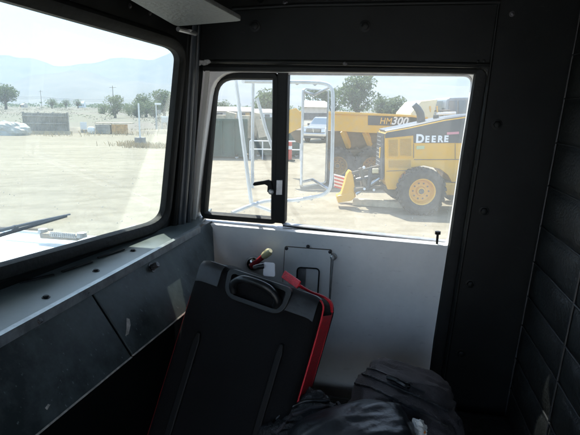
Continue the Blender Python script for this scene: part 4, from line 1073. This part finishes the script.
# mirror head
MN = Vector((.793, -.610, 0)).normalized(); MC = at(314.3, 137, YM)
Ml = MN.cross(Z).normalized()
if Ml.x < 0: Ml = -Ml
def mp_(px, py, o=0): return onplane(px, py, MC+MN*o, MN)
L_, R_ = mp_(302.3, 137), mp_(326.6, 137); T_, B_ = mp_(314, 89.5).z, mp_(314, 184.5).z
hw = (R_-L_).length/2; mc = (L_+R_)/2; mc.z = (T_+B_)/2; hh = (T_-B_)/2
def rect(w, h, r, o):
    pts = rounded([(-w, h), (w, h), (w, -h), (-w, -h)], r, 5); return [mc+Ml*a+Z*b+MN*o for a, b in pts]
MB().plate(rect(hw*1.01, hh*1.005, .012, -.006), [], MN*.004).build('mirror_housing', mat('stainless_housing', (.55, .57, .6), .3, .9), mi, bevel=.004)
MB().plate(rect(hw, hh, .012, -.0015), [], MN*.003).build('mirror_glass', MIRR, mi)
L2 = rect(hw, hh, .012, .002); s_ = 1 if loop_out(L2, MN) else -1
MB().sweep(L2, [(-.002*s_, 0), (-.002*s_, .002), (.002*s_, .002), (.002*s_, -.004)], MN).build('mirror_rim', STEEL, mi)
for zz in (T_-.03, B_+.03):
    c_ = mc.copy(); c_.z = zz; MB().tube([c_-MN*.02, c_-MN*.035+Vector((0, .0, 0)), at(330, 87 if zz > 2.3 else 190, 1.78)], .005, 8).build('mirror_stud', STEEL, mi)

# what the mirror shows (real things behind the truck)
def refl(p): p = Vector(p); return p-MN*2*((p-MC).dot(MN))
def vground(px, py): return refl(gnd(px, py))
# silver pickup
vb = gnd(313.5, 143); rb_ = refl(vb); head_v = (Vector((0, 0, 0))-Vector((vb.x, vb.y, 0))).normalized()
hv = (head_v-MN*2*head_v.dot(MN)); hv.z = 0; hv.normalize()
hv = (Matrix.Rotation(R(22), 3, 'Z') @ hv)
sdv = Vector((-hv.y, hv.x, 0))
pk = thing('pickup_truck', 'silver pickup truck facing us, seen in the side mirror', 'pickup truck', Vector((rb_.x, rb_.y, 0)))
Pk0 = Vector((rb_.x, rb_.y, 0))
def pv_(x, y, z): return Pk0+hv*x+sdv*y+Z*z
def sect(rows, name, m_, bevel=.05):
    """rows of (x, halfwidth_low, z_low, halfwidth_high, z_high)"""
    mb = MB(); vs = []; fs = []
    for (x, w0_, z0, w1_, z1) in rows: vs += [pv_(x, -w0_, z0), pv_(x, w0_, z0), pv_(x, w1_, z1), pv_(x, -w1_, z1)]
    for i in range(len(rows)-1):
        for k in range(4): fs.append((i*4+k, i*4+(k+1) % 4, (i+1)*4+(k+1) % 4, (i+1)*4+k))
    fs += [(0, 1, 2, 3), tuple(4*(len(rows)-1)+k for k in range(4))[::-1]]
    return mb.add(vs, fs).build(name, m_, pk, bevel=bevel)
sect([(.0, .90, .55, .86, 1.05), (-.08, .96, .50, .9, 1.15), (-1.3, .98, .5, .92, 1.22), (-1.35, .98, .5, .95, 1.12), (-5.3, .98, .55, .95, 1.15)], 'body', PICKP)
cabp = sect([(-1.2, .93, 1.15, .93, 1.2), (-1.75, .9, 1.16, .72, 1.78), (-2.0, .9, 1.16, .72, 1.84), (-3.2, .9, 1.16, .72, 1.84), (-3.45, .9, 1.12, .78, 1.7)], 'cab', PICKP, .04)
MB().add([pv_(-1.24, -.80, 1.24), pv_(-1.24, .80, 1.24), pv_(-1.72, .66, 1.76), pv_(-1.72, -.66, 1.76)], [(0, 1, 2, 3)]).build('windshield', CABG, pk)
gf = MB().plate([pv_(.06, -.55, .78), pv_(.06, .55, .78), pv_(.03, .55, 1.04), pv_(.03, -.55, 1.04)], [], hv*.03).build('grille', DGREY, pk)
for z in (.85, .92, .99): MB().beam(pv_(.10, -.54, z), pv_(.10, .54, z), .02, .022).build('grille_bar', CHROME, gf)
MB().beam(pv_(.12, -.03, .78), pv_(.12, .03, 1.04), .02, .06).build('grille_bar', CHROME, gf)
for s_ in (-1, 1):
    MB().plate([pv_(.05, s_*.6, .80), pv_(.0, s_*.86, .80), pv_(-.02, s_*.86, 1.02), pv_(.04, s_*.6, 1.02)], [], hv*.04).build('headlight', LAMPM, pk)
    MB().beam(pv_(-1.5, s_*.95, 1.28), pv_(-1.5, s_*1.12, 1.3), .12, .16).build('door_mirror', DGREY, pk)
MB().beam(pv_(.14, -.95, .62), pv_(.14, .95, .62), .18, .22).build('bumper', CHROME, pk, bevel=.04)
MB().beam(pv_(.08, -.8, .42), pv_(.08, .8, .42), .12, .16).build('air_dam', DGREY, pk)
for x in (-.85, -4.1):
    for s_ in (-1, 1):
        c_ = pv_(x, s_*.84, .38); W = MB().lathe([(.02, 0), (.02, .12), (.08, .2), (.10, .235)], c_, sdv*s_, 20).build('wheel', STEEL, pk)
        MB().lathe([(-.12, .22), (-.13, .34), (-.1, .38), (.1, .38), (.13, .34), (.12, .23)], c_, sdv*s_, 28).build('tyre', TYRE, W)
# behind the pickup: low building, palms, tree
vb2 = gnd(312, 125); rbc = refl(vb2)
r = thing('workshop', 'low grey workshop behind the silver pickup, seen in the mirror', 'building', Vector((rbc.x, rbc.y, 0)))
ax1 = refl(gnd(296, 125))-refl(gnd(334, 125)); ax1.z = 0; ln = ax1.length; ax1.normalize(); ax2 = Vector((-ax1.y, ax1.x, 0))
if ax2.dot(rbc) < 0: ax2 = -ax2
rot = Matrix((ax1, ax2, Z)).transposed(); hgt = 3.6
cc_ = Vector((rbc.x, rbc.y, 0))+ax2*3
MB().box(cc_+Z*1.35, (ln, 6, 2.7), rot).build('wall', STUCCO, r)
wv = [cc_+ax1*a*(ln/2+.4)+ax2*b*3.4+Z*2.7 for a in (-1, 1) for b in (-1, 1)]+[cc_-ax1*(ln/2+.4)+Z*3.7, cc_+ax1*(ln/2+.4)+Z*3.7]
MB().add(wv, [(0, 2, 5, 4), (1, 4, 5, 3), (0, 4, 1), (2, 3, 5), (0, 1, 3, 2)]).build('roof', ROOFM, r)
for a in (-.6, -.1, .4): MB().box(cc_+ax1*a*ln/2-ax2*3.02+Z*1.3, (1.6, .08, 1.0), rot).build('window', DGREY, r)
def palm(b, h, label, seed):
    rng = random.Random(seed); b = Vector((b.x, b.y, 0)); r = thing('palm_tree', label, 'palm tree', b, 'fan palms beyond the workshop')
    top = b+Z*h+Vector((.2, 0, 0)); MB().tube([b, b+Z*h*.5+Vector((.1, 0, 0)), top], [.28, .2, .17], 8).build('trunk', BARK, r, smooth=True)
    cm = MB()
    for k in range(34):
        a = rng.uniform(0, 6.28); e = rng.uniform(-.9, 1.1); d = Vector((math.cos(a)*math.cos(e), math.sin(a)*math.cos(e), math.sin(e))); L = rng.uniform(1.1, 1.6)
        sd = d.cross(Z).normalized(); tip = top+d*L-Z*.35*L; mid = top+d*L*.6
        for s in range(-3, 4): cm.add([top+d*.3, mid+sd*.12*s, tip+sd*.2*s-Z*abs(s)*.05, mid+sd*(.12*s+.07)], [(0, 1, 2, 3)])
    cm.build('crown', PALM, r, clean=False)
pb1 = refl(gnd(304, 116.5)); palm(pb1, 9, 'left fan palm over the workshop roof in the mirror', 1)
pb2 = refl(gnd(312.5, 116.5)); palm(pb2, 8.4, 'right fan palm over the workshop roof in the mirror', 2)
bt = refl(gnd(326.5, 122)); tree(bt, 10.5, 9, 'tall dark tree at the right edge of the mirror', n=2500, seed=33)
# a lean fence / second row behind mirror view
# ================================================================== LUGGAGE
# suitcase frame
al = R(20)
sn = Vector((-math.sin(al), -math.cos(al), .0)); tilt = R(20)
sn = (sn*math.cos(tilt)+Z*math.sin(tilt)).normalized()
Sc0 = at(266, 283, 1.04)
def scp(px, py, o=0): return onplane(px, py, Sc0+sn*o, sn)
TLc, TRc = scp(198, 258.5), scp(325, 300.5)
ex_ = (TRc-TLc).normalized(); ey_ = sn.cross(ex_).normalized()
if ey_.z > 0: ey_ = -ey_
W_ = (TRc-TLc).length; H_ = .56; D_ = .135
base_pt = TLc+ex_*W_/2+ey_*H_-sn*D_/2
su = thing('suitcase', 'black upright suitcase with red trim and top handle, leaning by the door', 'suitcase', base_pt)
def sl(a, b, c): return TLc+ex_*a+ey_*b+sn*c     # a across, b down, c outwards
def rr_loop(inset, r, c, seg=7):
    pts = rounded([(inset, inset), (W_-inset, inset), (W_-inset-.0, H_-inset), (inset, H_-inset)], r, seg); return [sl(a, b, c) for a, b in pts]
loops = [(.018, .05, 0.0), (.007, .045, -.006), (0, .04, -.018), (0, .04, -D_+.018), (.007, .045, -D_+.006), (.018, .05, -D_)]
mb = MB(); vs = []; nl = None
for (i_, r_, c_) in loops:
    L = rr_loop(i_, r_, c_); nl = len(L); vs += L
fs = []
for k in range(len(loops)-1):
    for i in range(nl): fs.append((k*nl+i, k*nl+(i+1) % nl, (k+1)*nl+(i+1) % nl, (k+1)*nl+i))
fs += [tuple(range(nl)), tuple((len(loops)-1)*nl+i for i in range(nl))[::-1]]
shell = mb.add(vs, fs).build('shell', FABRIC, su, smooth='auto')
# red gusset on the right side + red piping lines
for c_, rad in ((-.016, .0020), (-.098, .0018)):
    MB().tube(smoothpath([sl(W_*.72, -.001, c_), sl(W_-.03, -.001, c_), sl(W_-.006, .006, c_), sl(W_+.001, .03, c_), sl(W_+.001, H_*.5, c_), sl(W_+.001, H_-.05, c_)]), rad, 6).build('red_piping', RED, su, smooth='auto')
gs = MB(); w_ = .0015
gs.add([sl(W_+w_, .035, -.022), sl(W_+w_, .035, -.095), sl(W_+w_, H_-.05, -.095), sl(W_+w_, H_-.05, -.022)]+[sl(W_-.002, .035, -.022), sl(W_-.002, .035, -.095), sl(W_-.002, H_-.05, -.095), sl(W_-.002, H_-.05, -.022)],
       [(0, 1, 2, 3), (4, 7, 6, 5), (0, 4, 5, 1), (1, 5, 6, 2), (2, 6, 7, 3), (3, 7, 4, 0)])
gs.build('red_gusset', RED, su)
MB().tube([sl(.0005, .09, -.019), sl(.0005, H_*.5, -.019), sl(.0005, H_-.05, -.019)], .0014, 6).build('red_piping', RED, su, smooth='auto')
gs2 = MB()
gs2.add([sl(-w_, .035, -.026), sl(-w_, .035, -.036), sl(-w_, H_-.05, -.036), sl(-w_, H_-.05, -.026)]+[sl(.002, .035, -.026), sl(.002, .035, -.036), sl(.002, H_-.05, -.036), sl(.002, H_-.05, -.026)],
       [(0, 1, 2, 3), (4, 7, 6, 5), (0, 4, 5, 1), (1, 5, 6, 2), (2, 6, 7, 3), (3, 7, 4, 0)])
gs2.build('red_zip', RED, su)
# shiny corner guards along the top
for a0, a1 in ((.012, .070), (W_-.088, W_-.012)):
    n_ = 8; vs = []; fs = []
    for i in range(n_+1):
        a = a0+(a1-a0)*i/n_; drop = .0
        for b, c in ((.046, .0045), (.012, .0045), (.004, .001), (-.003, -.008), (-.003, -.020)):
            ed_ = 0 if .03 < a < W_-.03 else (.012*((.03-a)/.03)**2 if a < .03 else .012*((a-W_+.03)/.03)**2)
            vs.append(sl(a, b+ed_, c))
    for i in range(n_):
        for k in range(4): fs.append((i*5+k, (i+1)*5+k, (i+1)*5+k+1, i*5+k+1))
    MB().add(vs, fs).build('corner_guard', SILVERV, su, smooth='auto')
# handle: raised oval base and grip
hc = .168; hl = .080
bo = rounded([(hc-hl, -.004), (hc+hl, -.004), (hc+hl-.008, .060), (hc-hl+.008, .060)], [.018, .018, .03, .03], 6)
bi = rounded([(hc-hl+.012, .006), (hc+hl-.012, .006), (hc+hl-.018, .050), (hc-hl+.018, .050)], [.01, .01, .018, .018], 6)
MB().plate([sl(a, b, .001) for a, b in bo], [[sl(a, b, .001) for a, b in bi]], sn*.014).build('handle_mount', PLASTIC, su, bevel=.004)
hq = hl-.022
hg = [sl(hc-hq+.006, .044, .010), sl(hc-hq+.001, .030, .020), sl(hc-hq+.012, .018, .027), sl(hc-.030, .008, .038), sl(hc, .006, .040), sl(hc+.030, .008, .038), sl(hc+hq-.012, .018, .027), sl(hc+hq-.001, .030, .020), sl(hc+hq-.006, .044, .010)]
MB().tube(smoothpath(hg), .0085, 12).build('carry_handle', PLASTIC, su, smooth='auto')
STRAP = mat('matt_black_strap', (.006, .0065, .007), .6, spec=.2)
# front ribs / compression straps
for a, b0, b1, w2_ in ((.060, .155, .50, .009), (W_-.062, .115, .48, .008)):
    MB().plate([sl(x, y, .000) for x, y in ((a-w2_*.5, b0), (a+w2_*.5, b0), (a+w2_, b0+.02), (a+w2_, b1), (a-w2_, b1), (a-w2_, b0+.02))], [], sn*.008).build('front_strap', STRAP, su, bevel=.003)
# red strap & luggage tag behind the handle
rs0 = scp(284, 276, -.03); rs1 = scp(297, 288, -.01)
MB().beam(scp(283.5, 274, -.05), scp(299, 285, -.02), .018, .004, sn).build('red_strap', RED, su, bevel=.001)
MB().tube(smoothpath([scp(299, 285, -.02), scp(310, 292, -.05), scp(325, 297, -.05), scp(331, 303, -.06), scp(332, 312, -.05)]), .003, 8).build('red_cord', RED, su, smooth='auto')
tagm = MB().plate([scp(x, y, -.04) for x, y in rounded([(264, 262), (275, 263), (275.5, 277), (263.5, 276)], 2, 3)], [], sn*.003)
tg_ = tagm.build('luggage_tag', CLEARP, bevel=.0008); tag(tg_, 'small milky plastic luggage tag behind the suitcase handle', 'luggage tag')
gt = MB().tube([scp(254, 268, -.035), scp(259, 266.5, -.035), scp(264, 266, -.038)], .006, 10)
gt.build('tag_loop', PLASTIC, tg_, smooth='auto')

# duffel on the right
def frame(dirx, up=Z):
    x = Vector(dirx).normalized(); y = up.cross(x).normalized(); z = x.cross(y); return Matrix((x, y, z)).transposed()
# charcoal duffel
dc = at(401, 424, .97)
df = thing('duffel_bag', 'charcoal nylon duffel bag with piping and zip handle, at the right', 'duffel bag', Vector((dc.x, dc.y, ZS)))
rotd = frame((1, -.10, -.36), Vector((0, -.1, 1)))
def dsh(v, d):
    v = v.copy(); v.z += .018*math.cos(v.x*14)-.05*max(0, v.x)*.4; return v
MB().blob(dc, (.108, .115, .085), rotd, amp=.017, fr=(5, 20, 26), seed=3, p=4.2, seg=72, rings=44, fn=dsh).build('body', NYLON, df, smooth=True)
def onbag(px, py, c, Y0=.7, Y1=1.2):
    return None
dmesh = bpy.data.objects['body']
def surf(obj, px, py, off=.002):
    """point of a mesh seen at a pixel of the first camera, pushed off the surface"""
    o0 = ORG[obj.name]; d = ray(px, py).normalized()
    ok, loc, nrm, idx = obj.ray_cast(C-o0, d)
    return (loc+o0+nrm*off) if ok else None
bpy.context.view_layer.update()
bodyo = [o for o in df.children if o.name.startswith('body')][0]
def seam(obj, pts, r, name, m_, parent, off=.0015):
    P = []
    for (x0, y0), (x1, y1) in zip(pts, pts[1:]):
        for k in range(8):
            p = surf(obj, x0+(x1-x0)*k/8, y0+(y1-y0)*k/8, off)
            if p is not None: P.append(p)
    if len(P) > 2: MB().tube(smoothpath(P, 1), r, 8).build(name, m_, parent, smooth='auto')
seam(bodyo, [(353, 372), (372, 377), (400, 389), (430, 402), (450, 412)], .0028, 'piping', NYLON2, df)
seam(bodyo, [(350, 382), (372, 388), (402, 403), (428, 416), (449, 428)], .0028, 'piping', NYLON2, df)
seam(bodyo, [(360, 367), (376, 370), (400, 381), (428, 394)], .0018, 'zip', SILVERV, df)
seam(bodyo, [(388, 379), (394, 381), (402, 385), (410, 388)], .006, 'grab_handle', PLASTIC, df, .006)
# crumpled black nylon bag at the left
bc = at(306, 434, .93)
bk_ = thing('backpack', 'crumpled black nylon backpack lying left of the leather bag', 'backpack', Vector((bc.x, bc.y, ZS)))
MB().blob(bc, (.085, .10, .060), frame((1, 0, .22)), amp=.030, fr=(9, 20, 22), seed=8, p=2.5, seg=90, rings=56).build('body', NYLON2, bk_, smooth=True)
bpy.context.view_layer.update()
bo_ = [o for o in bk_.children][0]
seam(bo_, [(272, 424), (285, 410), (305, 401), (325, 401), (342, 404)], .003, 'piping', PLASTIC, bk_)
seam(bo_, [(276, 433), (292, 415), (312, 408), (334, 408)], .004, 'shoulder_strap', NYLON, bk_, .003)
seam(bo_, [(330, 398), (337, 403), (340, 410)], .004, 'shoulder_strap', NYLON, bk_, .003)
# glossy leather bag in front
lc = at(350, 447, .82); lc.z = lc.z-.0
rotl = frame((1, .05, .30))
def lsh(v, d):
    v = v.copy(); k = max(0, v.x/.10); v.z *= 1-.10*k*k; return v
lb = MB().blob(lc, (.122, .095, .062), rotl, amp=.011, fr=(5, 15, 18), seed=5, p=2.7, seg=84, rings=50, fn=lsh).build('leather_bag', LEATHER, smooth=True)
tag(lb, 'glossy black leather bag in the foreground between the two fabric bags', 'leather bag')
# wrapper
wc = at(419, 427, .83); wr = thing('snack_wrapper', 'crumpled white and orange wrapper beside the leather bag', 'wrapper', wc-Z*.02)
MB().blob(wc, (.010, .010, .018), frame((1, 0, .4)), amp=.010, fr=70, seed=2, seg=20, rings=14).build('paper', PAPER, wr)
MB().blob(wc+Vector((.0, -.004, -.012)), (.011, .008, .008), frame((1, 0, .4)), amp=.006, fr=80, seed=4, seg=18, rings=10).build('orange_label', ORANGE, wr)

# ================================================================== LIGHT
SUN_EL, SUN_AZ = 58, -22
w = bpy.data.worlds.new('World'); scene.world = w; w.use_nodes = True; nt = w.node_tree
bg = nt.nodes['Background']; sky = nt.nodes.new('ShaderNodeTexSky'); sky.sky_type = 'NISHITA'; sky.sun_disc = False
sky.sun_elevation = R(SUN_EL); sky.sun_rotation = R(SUN_AZ); sky.dust_density = 1.2; sky.air_density = 1.0
nt.links.new(sky.outputs[0], bg.inputs[0]); bg.inputs[1].default_value = .15
sl_ = bpy.data.lights.new('sun', 'SUN'); sl_.energy = 4.0; sl_.angle = R(.55); sl_.color = (1, .96, .89)
so = bpy.data.objects.new('sun', sl_); COL.objects.link(so)
Sd = Vector((math.sin(R(SUN_AZ))*math.cos(R(SUN_EL)), math.cos(R(SUN_AZ))*math.cos(R(SUN_EL)), math.sin(R(SUN_EL))))
so.rotation_euler = Sd.to_track_quat('Z', 'Y').to_euler(); so.location = (0, 0, 50)
vs_ = scene.view_settings; vs_.view_transform = 'Standard'; vs_.look = 'None'; vs_.gamma = 1; vs_.exposure = 1.95; vs_.use_curve_mapping = False
cy = scene.cycles
cy.max_bounces = 10; cy.diffuse_bounces = 5; cy.glossy_bounces = 4; cy.transparent_max_bounces = 12; cy.transmission_bounces = 4; cy.volume_bounces = 1
cy.sample_clamp_indirect = 6; cy.use_denoising = True; cy.denoiser = 'OPENIMAGEDENOISE'
cy.caustics_reflective = False; cy.caustics_refractive = False
